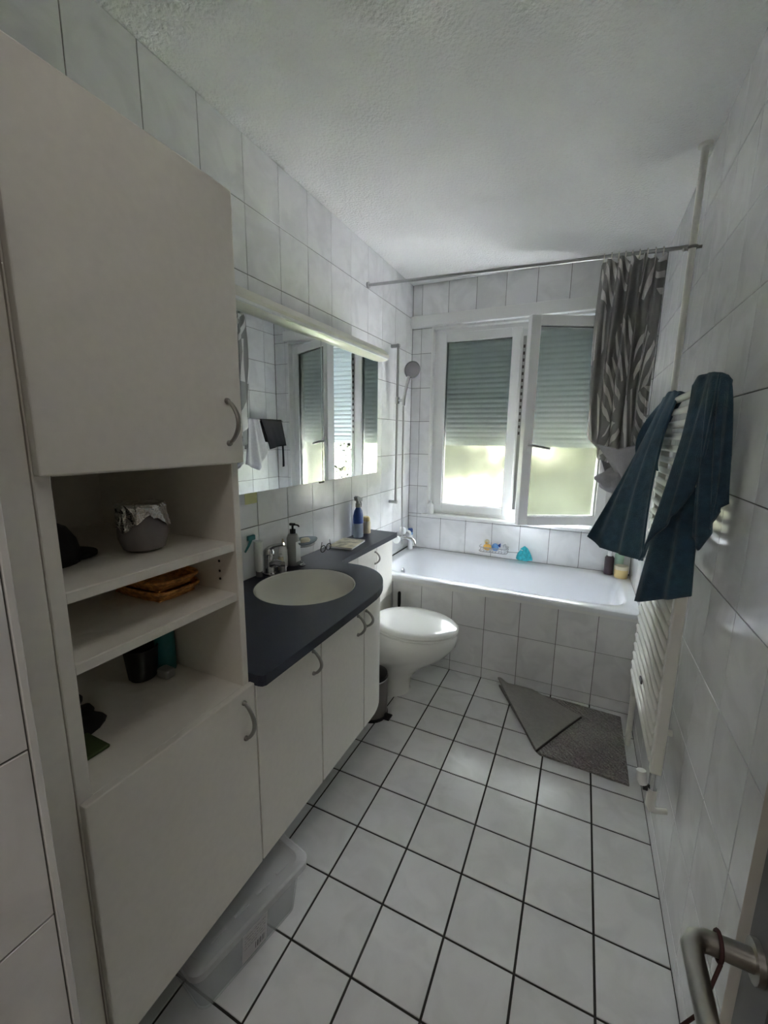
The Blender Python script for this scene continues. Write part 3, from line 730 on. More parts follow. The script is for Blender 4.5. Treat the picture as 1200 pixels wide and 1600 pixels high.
bx(bm, 0.047, 0.063, -0.238, -0.212, WZ + 0.200, WZ + 0.232); link('spray_head', bm, 'grey_bottle', sb)
bm = bmesh.new(); tube(bm, [(0.055, -0.203, WZ + 0.218), (0.055, -0.190, WZ + 0.196), (0.055, -0.193, WZ + 0.178)], 0.0045, 8); link('trigger', bm, 'grey_plastic', sb)
lathe_thing('cream_canister', 'cream coloured little canister next to the blue spray bottle', 'canister', (0.048, -0.108, WZ + e_),
            [('canister_body', 'cream', [(0.0005, 0), (0.027, 0), (0.028, 0.004), (0.028, 0.068), (0.024, 0.076), (0.0005, 0.0762)]), ('lid', 'jar_yellow', [(0.0235, 0.0765), (0.0235, 0.094), (0.017, 0.104), (0.0005, 0.105)])])
box_ = lathe_thing('dark_blue_bottle', 'dark blue slim bottle hidden behind the spray bottle', 'bottle', (0.030, -0.160, WZ + e_),
            [('bottle_body', 'blue', [(0.0005, 0), (0.018, 0), (0.019, 0.003), (0.019, 0.085), (0.012, 0.098), (0.0005, 0.0982)]), ('cap', 'white_plastic', [(0.0095, 0.0985), (0.0095, 0.112), (0.0005, 0.1122)])])

# ------------------------------------------------------------------ mirror cabinet with light canopy
mc = thing('mirror_cabinet', 'wall-mounted mirror cabinet with two mirrored doors above the worktop', 'mirror cabinet', (0.06, -0.72, 1.236))
MY0, MY1, MZ0, MZ1, MXF = -1.300, -0.145, 1.236, 1.868, 0.138
box('carcass', 0.002, 0.118, MY0, MY1, MZ0 + 0.004, MZ1, 'laminate', mc)
for ya, yb in ((MY0, -0.7235), (-0.7215, MY1)):
    d = box('mirror_door', 0.119, MXF, ya, yb, MZ0, MZ1, 'mirror', mc, bevel=0.001)
bm = bmesh.new(); tube(bm, [(MXF - 0.008, -0.7235 - 0.015, MZ0 - 0.004), (MXF - 0.008, -0.7235 + 0.018, MZ0 - 0.004)], 0.005, 8); link('door_pull', bm, 'dark_metal', mc)
cn = thing('mirror_light', 'long cream light canopy running above the mirror cabinet', 'light canopy', (0.09, -0.70, 1.87))
prof = [(0.002, 1.870), (0.150, 1.870), (0.176, 1.876), (0.186, 1.890), (0.186, 1.900), (0.168, 1.922), (0.145, 1.938), (0.002, 1.944)]
bm = bmesh.new(); prism(bm, prof, -1.300, -0.100, axis='Y'); link('canopy', bm, 'cream_plastic', cn, smooth=30)
bm = bmesh.new(); bx(bm, 0.160, 0.1875, -1.296, -0.104, 1.8775, 1.889, 0.003); link('diffuser_lip', bm, 'white_plastic', cn)

# ------------------------------------------------------------------ things in the niche
lathe_j = (0.375, -1.790, 1.1972)
j = thing('foil_topped_jar', 'round grey glass jar covered with crumpled foil in the niche', 'jar', lathe_j)
bm = bmesh.new(); lathe(bm, [(0.0005, 0), (0.032, 0), (0.042, 0.006), (0.050, 0.03), (0.050, 0.055), (0.044, 0.075), (0.041, 0.082), (0.041, 0.100), (0.0005, 0.1005)], lathe_j, 28); link('jar_body', bm, 'jar_glass', j, smooth=40)
bm = bmesh.new(); rnd = random.Random(3); NN = 40; rings_ = []
for r, zt in ((0.0005, 0.106), (0.034, 0.105), (0.046, 0.104), (0.050, 0.098), (0.0485, 0.088), (0.050, 0.0)):
    rg = []
    for k in range(NN):
        a = 2 * PI * k / NN
        rr_ = r * (1 + (0.05 * rnd.uniform(-1, 1) if r > 0.04 else 0))
        z_ = zt if zt > 0 else 0.078 - 0.028 * abs(math.sin(1.5 * a + 0.4)) ** 2 + 0.006 * rnd.uniform(-1, 1)
        if zt == 0.0: rr_ += 0.004 * abs(math.sin(1.5 * a + 0.4))
        rg.append(bm.verts.new((lathe_j[0] + rr_ * math.cos(a), lathe_j[1] + rr_ * math.sin(a), lathe_j[2] + z_ + (0.0015 * rnd.uniform(-1, 1) if r > 0.01 else 0))))
    rings_.append(rg)
for a, b_ in zip(rings_, rings_[1:]):
    for k in range(NN): bm.faces.new((a[k], a[(k + 1) % NN], b_[(k + 1) % NN], b_[k]))
link('foil_cover', bm, 'foil', j)
# black cap
cp = thing('baseball_cap', 'black peaked hat lying on the upper shelf at the niche side', 'hat', (0.300, -1.955, 1.1972))
bm = bmesh.new(); lathe(bm, [(0.062, 0), (0.063, 0.02), (0.058, 0.045), (0.045, 0.068), (0.022, 0.082), (0.0005, 0.085)], (0.300, -1.952, 1.1972), 24, 1.1, 1.0); link('crown', bm, 'black', cp, smooth=True)
bm = bmesh.new(); prism(bm, [(0.300 + 0.055 * math.cos(a), -1.905 + 0.050 * math.sin(a)) for a in (math.radians(x) for x in range(0, 181, 15))] + [(0.245, -1.915), (0.355, -1.915)], 1.1972 + 0.004, 1.1972 + 0.010); link('peak', bm, 'black', cp)
# wicker tray baskets, nested
for i, (z, s_) in enumerate(((1.0724, 1.0), (1.0965, 0.985))):
    wk = thing('wicker_basket', ('orange wicker tray basket lying lowest on the middle shelf' if i == 0 else 'orange wicker tray basket nested on top of the other one'), 'basket', (0.320, -1.735, z), 'wicker baskets in the niche')
    hx_, hy2 = 0.098 * s_, 0.062 * s_
    bm = bmesh.new(); bx(bm, 0.320 - hx_ * 0.8, 0.320 + hx_ * 0.8, -1.735 - hy2 * 0.78, -1.735 + hy2 * 0.78, z, z + 0.003); link('base', bm, 'wicker', wk)
    for q in range(5):
        f = 0.82 + 0.05 * q
        bm = bmesh.new(); pts = []
        for k in range(40):
            x_, y_ = sup(2 * PI * k / 40, hx_ * f, hy2 * f, 4)
            pts.append((0.320 + x_, -1.735 + y_, z + 0.003 + q * 0.0048 + 0.001 * math.sin(k * PI)))
        tube(bm, pts, 0.0032 if q < 4 else 0.0042, 6, closed=True); link('strand', bm, 'wicker', wk, smooth=True)
# lower niche
lathe_thing('black_mug', 'black cup standing at the back of the niche floor', 'cup', (0.250, -1.742, 0.8265), [('cup_body', 'black', [(0.0005, 0), (0.030, 0), (0.033, 0.004), (0.041, 0.085), (0.038, 0.085), (0.030, 0.006), (0.0005, 0.006)])])
lathe_thing('teal_bottle', 'dark teal bottle at the right back corner of the niche', 'bottle', (0.270, -1.688, 0.8265), [('bottle_body', 'teal', [(0.0005, 0), (0.024, 0), (0.025, 0.004), (0.025, 0.115), (0.014, 0.135), (0.0005, 0.1352)]), ('cap', 'black_gloss', [(0.012, 0.1355), (0.012, 0.155), (0.0005, 0.1552)])])
o = box('white_packet', 0.285, 0.325, -1.730, -1.702, 0.8266, 0.852, 'grey_bottle', bevel=0.006, seg=2); tag(o, 'small pale packet between the black cup and teal bottle', 'packet')
rnd = random.Random(5)
def crumple(name, label, cat, m_, cx_, cy_, z_, rx, ry, hh, seed):
    bm = bmesh.new(); rn = random.Random(seed); NU, NV = 22, 7
    ph = [rn.uniform(0, 6.28) for _ in range(6)]; rows = []
    for j_ in range(NV + 1):
        t = j_ / NV; row = []
        for k in range(NU):
            a = 2 * PI * k / NU
            w_ = 1 + 0.18 * math.sin(2 * a + ph[0]) + 0.12 * math.sin(3 * a + ph[1]) + 0.08 * math.sin(5 * a + ph[2])
            f = math.cos(t * PI / 2) ** 0.6 if t < 1 else 0.02
            row.append(bm.verts.new((cx_ + rx * w_ * f * math.cos(a), cy_ + ry * w_ * f * math.sin(a), z_ + hh * (t ** 1.2) * (1 + 0.25 * math.sin(3 * a + ph[3] + 2 * t)))))
        rows.append(row)
    for a, b_ in zip(rows, rows[1:]):
        for k in range(NU): bm.faces.new((a[k], a[(k + 1) % NU], b_[(k + 1) % NU], b_[k]))
    bm.faces.new(rows[0]); bm.faces.new(rows[-1])
    o = link(name, bm, m_, None, smooth=True, loc=(cx_, cy_, z_)); return tag(o, label, cat)
crumple('black_pouch', 'small black pouch at the back left of the niche floor', 'pouch', 'black', 0.175, -1.930, 0.8266, 0.055, 0.065, 0.035, 2)
crumple('black_glove', 'crumpled black glove lying at the left of the niche floor', 'glove', 'black', 0.290, -1.935, 0.8266, 0.050, 0.072, 0.030, 4)
o = box('green_wallet', 0.345, 0.425, -2.018, -1.935, 0.8266, 0.834, 'green_cloth', bevel=0.002); tag(o, 'dark green flat wallet at the front left of the niche floor', 'wallet')

# ------------------------------------------------------------------ toilet
TX, TY = 0.475, -0.322
to = thing('toilet', 'white ceramic toilet with closed oval lid facing the room', 'toilet', (0.40, TY, 0))
def oval(cx_, a_, b_, z_, n=40, egg=0.0):
    return [(cx_ + a_ * math.cos(2 * PI * k / n), TY + b_ * math.sin(2 * PI * k / n) * (1 - egg * math.cos(2 * PI * k / n)), z_) for k in range(n)]
def loft(bm, loops, cap0=True, cap1=True):
    rr_ = [[bm.verts.new(p) for p in l] for l in loops]; n = len(rr_[0])
    for a, b_ in zip(rr_, rr_[1:]):
        for k in range(n): bm.faces.new((a[k], a[(k + 1) % n], b_[(k + 1) % n], b_[k]))
    if cap0: bm.faces.new(rr_[0])
    if cap1: bm.faces.new(rr_[-1])
    return bm
bm = bmesh.new()
loft(bm, [oval(0.325, 0.120, 0.108, 0.0), oval(0.325, 0.117, 0.105, 0.02), oval(0.332, 0.120, 0.105, 0.09), oval(0.355, 0.146, 0.124, 0.155), oval(0.392, 0.185, 0.150, 0.215), oval(0.432, 0.226, 0.172, 0.275), oval(0.455, 0.249, 0.183, 0.335, egg=0.05), oval(0.458, 0.254, 0.186, 0.385, egg=0.06), oval(0.458, 0.246, 0.178, 0.397, egg=0.06)])
link('bowl', bm, 'ceramic', to, smooth=50)
bm = bmesh.new(); bx(bm, 0.200, 0.34, TY - 0.16, TY + 0.16, 0.32, 0.393, 0.02, 3); link('rear_deck', bm, 'ceramic', to, smooth=40)
bm = bmesh.new(); loft(bm, [oval(0.465, 0.238, 0.186, 0.3985, egg=0.05), oval(0.465, 0.246, 0.192, 0.403, egg=0.05), oval(0.465, 0.246, 0.192, 0.411, egg=0.05), oval(0.465, 0.240, 0.187, 0.414, egg=0.05)]); link('seat', bm, 'ceramic', to, smooth=50)
bm = bmesh.new(); loft(bm, [oval(0.468, 0.238, 0.186, 0.4155, egg=0.05), oval(0.468, 0.247, 0.194, 0.421, egg=0.05), oval(0.468, 0.245, 0.192, 0.432, egg=0.05), oval(0.468, 0.225, 0.172, 0.441, egg=0.05), oval(0.462, 0.195, 0.148, 0.4385, egg=0.05), oval(0.455, 0.10, 0.075, 0.4375, egg=0.05)]); link('lid', bm, 'ceramic', to, smooth=60)
for s_ in (-1, 1):
    bm = bmesh.new(); tube(bm, [(0.225, TY + s_ * 0.075 - 0.02, 0.408), (0.225, TY + s_ * 0.075 + 0.02, 0.408)], 0.010, 10); link('hinge', bm, 'chrome', to, smooth=40)
# toilet brush
br = lathe_thing('toilet_brush', 'toilet brush with black handle in the corner behind the toilet', 'toilet brush', (0.262, -0.062, 0.001),
    [('holder', 'white_plastic', [(0.0005, 0), (0.040, 0), (0.044, 0.01), (0.036, 0.11), (0.030, 0.112), (0.030, 0.09), (0.0005, 0.09)]), ('brush_handle', 'black', [(0.0005, 0.0905), (0.008, 0.0905), (0.0075, 0.38), (0.010, 0.40), (0.010, 0.475), (0.006, 0.482), (0.0005, 0.4825)])])
# pedal bin
bn = lathe_thing('pedal_bin', 'small brown-grey metal pedal bin between vanity and toilet', 'bin', (0.338, -0.592, 0.001),
    [('base_ring', 'black', [(0.0005, 0), (0.086, 0), (0.086, 0.016), (0.0005, 0.016)]), ('bin_body', 'bin_steel', [(0.0005, 0.0165), (0.083, 0.0165), (0.083, 0.212), (0.0005, 0.2125)]), ('rim', 'chrome', [(0.0005, 0.213), (0.0855, 0.213), (0.0855, 0.221), (0.0005, 0.2215)]), ('lid', 'black_gloss', [(0.0005, 0.222), (0.084, 0.222), (0.082, 0.236), (0.060, 0.246), (0.0005, 0.250)])], n=32)
bm = bmesh.new(); bx(bm, 0.405, 0.452, -0.622, -0.572, 0.006, 0.014, 0.003); bx(bm, 0.398, 0.425, -0.606, -0.590, 0.014, 0.028, 0.002); link('pedal', bm, 'black', bn)

# ------------------------------------------------------------------ shower set, mixer, tub items
sr_ = thing('shower_rail', 'chrome riser rail with two brackets on the left tub wall', 'shower rail', (0.0, 0.338, 0.98))
bm = bmesh.new(); tube(bm, [(0.050, 0.338, 0.975), (0.050, 0.338, 2.058)], 0.009, 12); link('rail', bm, 'steel', sr_, smooth=40)
for z in (0.985, 2.046):
    bm = bmesh.new(); tube(bm, [(0.0006, 0.338, z), (0.062, 0.338, z)], 0.012, 12); link('bracket', bm, 'steel', sr_, smooth=40)
bm = bmesh.new(); tube(bm, [(0.050, 0.338, 1.668), (0.050, 0.338, 1.712)], 0.016, 12); tube(bm, [(0.050, 0.338, 1.690), (0.098, 0.332, 1.690)], 0.010, 10); link('slider', bm, 'chrome', sr_, smooth=40)
hs = thing('hand_shower', 'round grey hand shower with hose clipped on the riser rail', 'hand shower', (0.10, 0.33, 1.69))
bm = bmesh.new(); tube(bm, [(0.100, 0.330, 1.655), (0.104, 0.329, 1.70), (0.122, 0.328, 1.79), (0.136, 0.332, 1.845)], [0.011, 0.0115, 0.0115, 0.013], 12); link('shower_handle', bm, 'chrome', hs, smooth=40)
hc = Vector((0.150, 0.345, 1.888)); nd = Vector((0.62, -0.62, -0.30)).normalized(); rot = nd.to_track_quat('Z', 'Y').to_matrix().to_4x4()
for pn, m_, pr_ in (('shower_head', 'chrome', [(0.0005, -0.018), (0.030, -0.017), (0.056, -0.004), (0.058, 0.006), (0.0005, 0.006)]), ('spray_face', 'dark_rubber', [(0.0005, 0.0062), (0.053, 0.0062), (0.053, 0.0095), (0.0005, 0.0105)])):
    bm = bmesh.new(); lathe(bm, pr_, (0, 0, 0), 28); bmesh.ops.transform(bm, matrix=Matrix.Translation(hc) @ rot, verts=bm.verts); link(pn, bm, m_, hs, smooth=40)
bm = bmesh.new(); tube(bm, [(0.100, 0.330, 1.652), (0.101, 0.332, 1.50), (0.100, 0.338, 1.2), (0.096, 0.350, 0.95), (0.090, 0.372, 0.80), (0.085, 0.385, 0.725), (0.083, 0.400, 0.672), (0.076, 0.412, 0.658)], 0.0068, 10); link('shower_hose', bm, 'steel', hs, smooth=True)
mxr = thing('bath_mixer', 'chrome bath mixer with white knobs on the left tub wall', 'mixer', (0.0, 0.42, 0.70))
bm = bmesh.new(); tube(bm, [(0.075, 0.335, 0.715), (0.075, 0.505, 0.715)], 0.021, 14)
for yy in (0.355, 0.485): tube(bm, [(0.0006, yy, 0.715), (0.075, yy, 0.715)], 0.017, 12)
link('mixer_body', bm, 'chrome', mxr, smooth=40)
bm = bmesh.new(); tube(bm, [(0.085, 0.42, 0.712), (0.150, 0.42, 0.705), (0.168, 0.42, 0.690), (0.172, 0.42, 0.660)], [0.015, 0.013, 0.013, 0.013], 12); link('spout', bm, 'chrome', mxr, smooth=40)
for y_, a in ((0.335, -1), (0.505, 1)):
    bm = bmesh.new(); tube(bm, [(0.075, y_ + a * 0.001, 0.715), (0.075, y_ + a * 0.032, 0.715)], [0.024, 0.027], 14); link('knob', bm, 'white_plastic', mxr, smooth=40)
bm = bmesh.new(); lathe(bm, [(0.022, 0.737), (0.026, 0.745), (0.026, 0.775), (0.018, 0.785), (0.0005, 0.787)], (0.075, 0.42, 0), 16); link('lever_cap', bm, 'white_plastic', mxr, smooth=40)
lathe_thing('blue_capped_bottle', 'white bottle with dark blue cap in the back left tub corner', 'bottle', (0.052, 0.640, TZ + 0.0004),
            [('bottle_body', 'white_plastic', [(0.0005, 0), (0.023, 0), (0.024, 0.004), (0.024, 0.118), (0.0005, 0.1182)]), ('neck', 'blue_light', [(0.0235, 0.1185), (0.0225, 0.138), (0.0005, 0.1382)]), ('cap', 'blue', [(0.024, 0.1385), (0.0245, 0.160), (0.018, 0.168), (0.0005, 0.169)])], sx=0.8)
lathe_thing('dark_shampoo_bottle', 'dark brown shampoo bottle with white cap on the right tub rim', 'bottle', (1.455, 0.672, TZ + 0.0004),
            [('bottle_body', 'purple_brown', [(0.0005, 0), (0.027, 0), (0.028, 0.004), (0.028, 0.112), (0.020, 0.124), (0.0005, 0.1242)]), ('cap', 'white_plastic', [(0.014, 0.1245), (0.013, 0.150), (0.0005, 0.1505)])])
lathe_thing('white_shampoo_bottle', 'white and green shampoo bottle behind the yellow jar on the tub rim', 'bottle', (1.512, 0.690, TZ + 0.0004),
            [('bottle_body', 'green_label', [(0.0005, 0), (0.026, 0), (0.027, 0.004), (0.027, 0.135), (0.019, 0.150), (0.0005, 0.1502)]), ('cap', 'white_plastic', [(0.0165, 0.1505), (0.0165, 0.182), (0.0005, 0.1825)])], sy=0.8)
lathe_thing('yellow_jar', 'yellow cream jar with white lid on the right tub rim', 'jar', (1.525, 0.628, TZ + 0.0004),
            [('jar_body', 'jar_yellow', [(0.0005, 0), (0.038, 0), (0.040, 0.004), (0.040, 0.055), (0.0005, 0.0552)]), ('lid', 'cream', [(0.041, 0.0555), (0.041, 0.076), (0.038, 0.079), (0.0005, 0.0792)])])
lathe_thing('white_sill_bottle', 'small white bottle at the left end of the window sill', 'bottle', (0.186, 0.712, WZ0 + 0.0084),
            [('bottle_body', 'white_plastic', [(0.0005, 0), (0.026, 0), (0.027, 0.004), (0.027, 0.070), (0.013, 0.088), (0.0005, 0.0882)]), ('cap', 'white_plastic', [(0.011, 0.0885), (0.011, 0.108), (0.0005, 0.1085)])], sy=0.75)
# wire rack with bath toys
rk = thing('wire_soap_rack', 'chrome wire rack on the tiles above the tub holding bath toys', 'rack', (0.70, 0.70, 0.60))
bm = bmesh.new()
def rloop(z, hx_=0.10, y0=0.622, y1=0.714, n=9):
    pts = [(0.70 - hx_, y1, z), (0.70 - hx_, y0 + 0.03, z)]
    for k in range(1, 9): a = PI + PI / 2 * k / 8; pts.append((0.70 - hx_ + 0.03 + 0.03 * math.cos(a), y0 + 0.03 + 0.03 * math.sin(a), z))
    for k in range(1, 9): a = 1.5 * PI + PI / 2 * k / 8; pts.append((0.70 + hx_ - 0.03 + 0.03 * math.cos(a), y0 + 0.03 + 0.03 * math.sin(a), z))
    return pts + [(0.70 + hx_, y1, z)]
tube(bm, rloop(0.655), 0.003, 8); tube(bm, rloop(0.622), 0.003, 8); link('frame_wire', bm, 'steel', rk, smooth=True)
for k in range(9):
    x_ = 0.70 - 0.085 + 0.17 * k / 8
    bm = bmesh.new(); tube(bm, [(x_, 0.624, 0.655), (x_, 0.625, 0.622), (x_, 0.712, 0.622), (x_, 0.714, 0.64)], 0.0018, 6); link('cross_wire', bm, 'steel', rk, smooth=True)
bm = bmesh.new(); tube(bm, [(0.80, 0.716, 0.640), (0.80, 0.655, 0.632), (0.875, 0.648, 0.640)], 0.003, 8); link('hook_arm', bm, 'steel', rk, smooth=True)
def blob(bm, c, r, sx=1, sy=1, sz=1, n=14):
    prof = [(max(0.0005, r * math.sin(PI * k / 10)), -r * sz * math.cos(PI * k / 10)) for k in range(11)]
    lathe(bm, prof, c, n, sx, sy); return bm
dk = thing('toy_duck', 'yellow and white toy duck leaning in the wire rack', 'bath toy', (0.655, 0.665, 0.625))
bm = bmesh.new(); blob(bm, (0.655, 0.665, 0.650), 0.026, 1.15, 0.95, 0.95); link('duck_body', bm, 'yellow', dk, smooth=True)
bm = bmesh.new(); blob(bm, (0.652, 0.660, 0.690), 0.019); link('duck_head', bm, 'cream', dk, smooth=True)
bm = bmesh.new(); lathe(bm, [(0.009, 0), (0.002, 0.014)], (0.652, 0.640, 0.687), 8, axis='Y'); bmesh.ops.scale(bm, vec=(1, -1, 1), space=Matrix.Translation((0, -0.640, 0)), verts=bm.verts); link('beak', bm, 'yellow', dk)
fs = thing('toy_fish', 'light blue toy fish in the middle of the wire rack', 'bath toy', (0.712, 0.665, 0.625))
bm = bmesh.new(); blob(bm, (0.712, 0.665, 0.656), 0.024, 1.1, 0.8, 1.2); link('fish_body', bm, 'blue_light', fs, smooth=True)
bm = bmesh.new(); prism(bm, [(0.728, 0.672), (0.750, 0.690), (0.750, 0.655)], 0.660, 0.668, axis='Y'); link('fish_tail', bm, 'blue', fs)
tw = thing('toy_whale', 'white toy whale at the right end of the wire rack', 'bath toy', (0.765, 0.665, 0.625))
bm = bmesh.new(); blob(bm, (0.765, 0.668, 0.648), 0.023, 1.0, 0.9, 0.95); link('whale_body', bm, 'white_plastic', tw, smooth=True)
bm = bmesh.new(); tube(bm, [(0.770, 0.665, 0.664), (0.776, 0.662, 0.690), (0.790, 0.660, 0.694), (0.796, 0.660, 0.668)], 0.006, 8); link('whale_tail', bm, 'white_plastic', tw, smooth=True)
ns = crumple('net_sponge', 'bright turquoise net sponge hanging beside the wire rack', 'sponge', 'teal_bright', 0.918, 0.668, 0.588, 0.046, 0.036, 0.082, 8)
bm = bmesh.new(); tube(bm, [(0.906, 0.668, 0.655), (0.890, 0.660, 0.662), (0.874, 0.648, 0.643)], 0.0025, 6); o = link('loop_cord', bm, 'white_plastic'); o.parent = ns; o.location = -Vector(ns.location)

# ------------------------------------------------------------------ curtain rod and shower curtain
def rodz(x): return 2.321 - 0.049 * x / 1.548
rd = thing('curtain_rod', 'thin metal shower curtain rod spanning the room above the tub', 'curtain rod', (W / 2, -0.018, 2.28))
bm = bmesh.new(); tube(bm, [(0.001, -0.018, rodz(0)), (W - 0.001, -0.018, rodz(W))], 0.0085, 10); link('rod', bm, 'steel', rd, smooth=40)
for x_, a in ((0.001, 1), (W - 0.001, -1)):
    bm = bmesh.new(); tube(bm, [(x_, -0.018, rodz(x_)), (x_ + a * 0.012, -0.018, rodz(x_))], 0.018, 12); link('end_flange', bm, 'steel', rd, smooth=40)
cu = thing('shower_curtain', 'grey palm-patterned shower curtain pushed aside and tucked up', 'curtain', (1.36, -0.02, 1.2))
for k in range(9):
    x_ = 1.245 + 0.232 * k / 8
    bm = bmesh.new(); tube(bm, [(x_ + 0.002 * math.sin(k), -0.018 + 0.0145 * math.cos(2 * PI * q / 14), rodz(x_) - 0.004 + 0.0175 * math.sin(2 * PI * q / 14)) for q in range(14)], 0.0024, 6, closed=True); link('curtain_ring', bm, 'cream_plastic', cu, smooth=True)
# pleated body
NU, NV = 150, 46
bm = bmesh.new(); uvl = bm.loops.layers.uv.new('UVMap')
grid = []; ulen = []
for j_ in range(NV + 1):
    t = j_ / NV; row = []
    for i in range(NU + 1):
        u = i / NU
        # cross-section: wide flat panel on the left, then tight pleats
        w0 = 0.36
        left = 1.232 - 0.012 * math.sin(PI * min(1, t * 1.1)) 
        right = 1.485 - 0.004 * t
        xx = left + (right - left) * (u ** 0.9)
        pl = 5.2
        amp = 0.050 * (0.75 + 0.35 * t)
        yy = -0.022 + amp * math.sin(2 * PI * pl * (u ** 1.15) + 2.2) * (0.55 + 0.45 * min(1, u * 3)) + 0.012 * math.sin(2 * PI * 11 * u + 5 * t)
        xx += 0.012 * math.sin(2 * PI * pl * u * 1.0 + 0.5 + 1.2 * t)
        ztop = rodz(xx) - 0.014 - 0.006 * abs(math.sin(PI * 8 * u))
        # hem is a rounded bag: lower in the middle, rising at the left edge
        zb = 1.335 + 0.20 * max(0.0, (0.42 - u) / 0.42) ** 2.0 + 0.03 * max(0, (u - 0.75) / 0.25)
        row.append((Vector((xx, yy, ztop + (zb - ztop) * t))))
    grid.append(row)
ul = [0.0]
for i in range(NU): ul.append(ul[-1] + math.hypot(grid[10][i + 1].x - grid[10][i].x, grid[10][i + 1].y - grid[10][i].y))
vv = [[bm.verts.new(p) for p in r] for r in grid]
for j_ in range(NV):
    for i in range(NU):
        f = bm.faces.new((vv[j_][i], vv[j_][i + 1], vv[j_ + 1][i + 1], vv[j_ + 1][i]))
        for l, (jj, ii) in zip(f.loops, ((j_, i), (j_, i + 1), (j_ + 1, i + 1), (j_ + 1, i))): l[uvl].uv = (ul[ii], grid[jj][ii].z)
o = link('curtain_cloth', bm, 'curtain', cu, smooth=True)
sm = o.modifiers.new('thickness', 'SOLIDIFY'); sm.thickness = 0.0016
# pale inside of the tucked-up lower end, and its knot
bm = bmesh.new(); sheet(bm, [(1.290, -0.062, 1.425), (1.385, -0.085, 1.400), (1.480, -0.075, 1.430)], [(1.345, -0.078, 1.345), (1.415, -0.098, 1.330), (1.492, -0.080, 1.340)], [(1.392, -0.040, 1.268), (1.425, -0.055, 1.255), (1.485, -0.045, 1.260)], 24, 12, 1.3, 0.008, 0.002, 0.6); link('lining', bm, 'lining', cu, smooth=True)
bm = bmesh.new(); sheet(bm, [(1.285, -0.02, 1.42), (1.34, 0.045, 1.42), (1.43, 0.07, 1.42), (1.49, 0.03, 1.42)], [(1.325, -0.02, 1.34), (1.37, 0.06, 1.33), (1.44, 0.07, 1.32), (1.495, 0.02, 1.33)], [(1.360, -0.02, 1.255), (1.39, 0.035, 1.245), (1.44, 0.045, 1.24), (1.48, 0.015, 1.25)], 26, 12, 3, 0.010, 0.002, 0.2); link('lining_back', bm, 'lining', cu, smooth=True)
bm = bmesh.new(); rn = random.Random(9); NA, NB = 36, 18; rows = []
for j_ in range(NB + 1):
    ph = PI * j_ / NB; row = []
    for k in range(NA):
        a = 2 * PI * k / NA
        r = 1 + 0.16 * math.sin(3 * a + 2 * ph) + 0.12 * math.sin(7 * a - 3 * ph) + 0.09 * math.sin(11 * a + 5 * ph) + 0.10 * math.sin(5 * ph + 2 * a)
        row.append(bm.verts.new((1.392 + 0.074 * r * max(0.02, math.sin(ph)) * math.cos(a), -0.018 + 0.052 * r * max(0.02, math.sin(ph)) * math.sin(a), 1.250 + 0.060 * math.cos(ph) * (1 + 0.12 * math.sin(4 * a)))))
    rows.append(row)
for a, b_ in zip(rows, rows[1:]):
    for k in range(NA): bm.faces.new((a[k], a[(k + 1) % NA], b_[(k + 1) % NA], b_[k]))
link('crumpled_end', bm, 'lining', cu, smooth=True)

# ------------------------------------------------------------------ radiator, pipe
RX0, RX1, RY0, RY1, RZ0, RZ1 = 1.515, 1.547, -0.965, -0.345, 0.405, 1.600
ra = thing('towel_radiator', 'tall cream towel radiator with many tubes on the right wall', 'radiator', (1.53, -0.65, RZ0))
box('column', RX0, RX1, RY0, RY0 + 0.030, RZ0, RZ1, 'radiator_paint', ra, bevel=0.005, seg=3)
box('column', RX0, RX1, RY1 - 0.030, RY1, RZ0, RZ1, 'radiator_paint', ra, bevel=0.005, seg=3)
bm = bmesh.new(); tube(bm, [(1.520, RY0 + 0.02, 0), (1.520, RY1 - 0.02, 0)], 0.0115, 10)
bmesh.ops.recalc_face_normals(bm, faces=bm.faces)
tm = bpy.data.meshes.new('tube'); bm.to_mesh(tm); bm.free(); tm.materials.append(M['radiator_paint'])
for f in tm.polygons: f.use_smooth = len(f.vertices) == 4
k = 0; z = RZ0 + 0.035
while z < RZ1 - 0.01:
    o = bpy.data.objects.new('tube', tm); C.objects.link(o); o.parent = ra; o.location = Vector((0, 0, z)) - ra.location
    z += 0.0425
for z in (0.50, 1.50):
    for y_ in (RY0 + 0.1, RY1 - 0.1):
        bm = bmesh.new(); tube(bm, [(1.535, y_, z), (W - 0.0015, y_, z)], 0.010, 8); link('wall_mount', bm, 'radiator_paint', ra, smooth=40)
bm = bmesh.new(); tube(bm, [(1.531, RY0 + 0.015, RZ0), (1.531, RY0 + 0.015, 0.33)], 0.013, 12); link('valve_stub', bm, 'chrome', ra, smooth=40)
bm = bmesh.new(); tube(bm, [(1.531, RY0 + 0.015, 0.345), (1.531, RY0 + 0.015, 0.285), (1.536, RY0 + 0.016, 0.272), (1.548, RY0 + 0.018, 0.266), (W - 0.001, RY0 + 0.03, 0.266)], [0.014, 0.014, 0.012, 0.009, 0.009], 12); link('valve_body', bm, 'radiator_paint', ra, smooth=40)
bm = bmesh.new(); tube(bm, [(1.517, RY0 + 0.015, 0.345), (1.505, RY0 + 0.015, 0.345)], 0.012, 12); link('valve_ring', bm, 'black', ra, smooth=40)
bm = bmesh.new(); tube(bm, [(1.505, RY0 + 0.016, 0.350), (1.499, RY0 + 0.020, 0.366), (1.496, RY0 + 0.024, 0.392)], [0.013, 0.016, 0.014], 12); link('thermostat_head', bm, 'white_plastic', ra, smooth=40)
bm = bmesh.new(); tube(bm, [(1.531, RY1 - 0.015, RZ0), (1.531, RY1 - 0.014, 0.34), (1.536, RY1 + 0.01, 0.315), (1.5445, -0.2695, 0.305)], [0.013, 0.013, 0.014, 0.012], 12); link('return_elbow', bm, 'radiator_paint', ra, smooth=40)
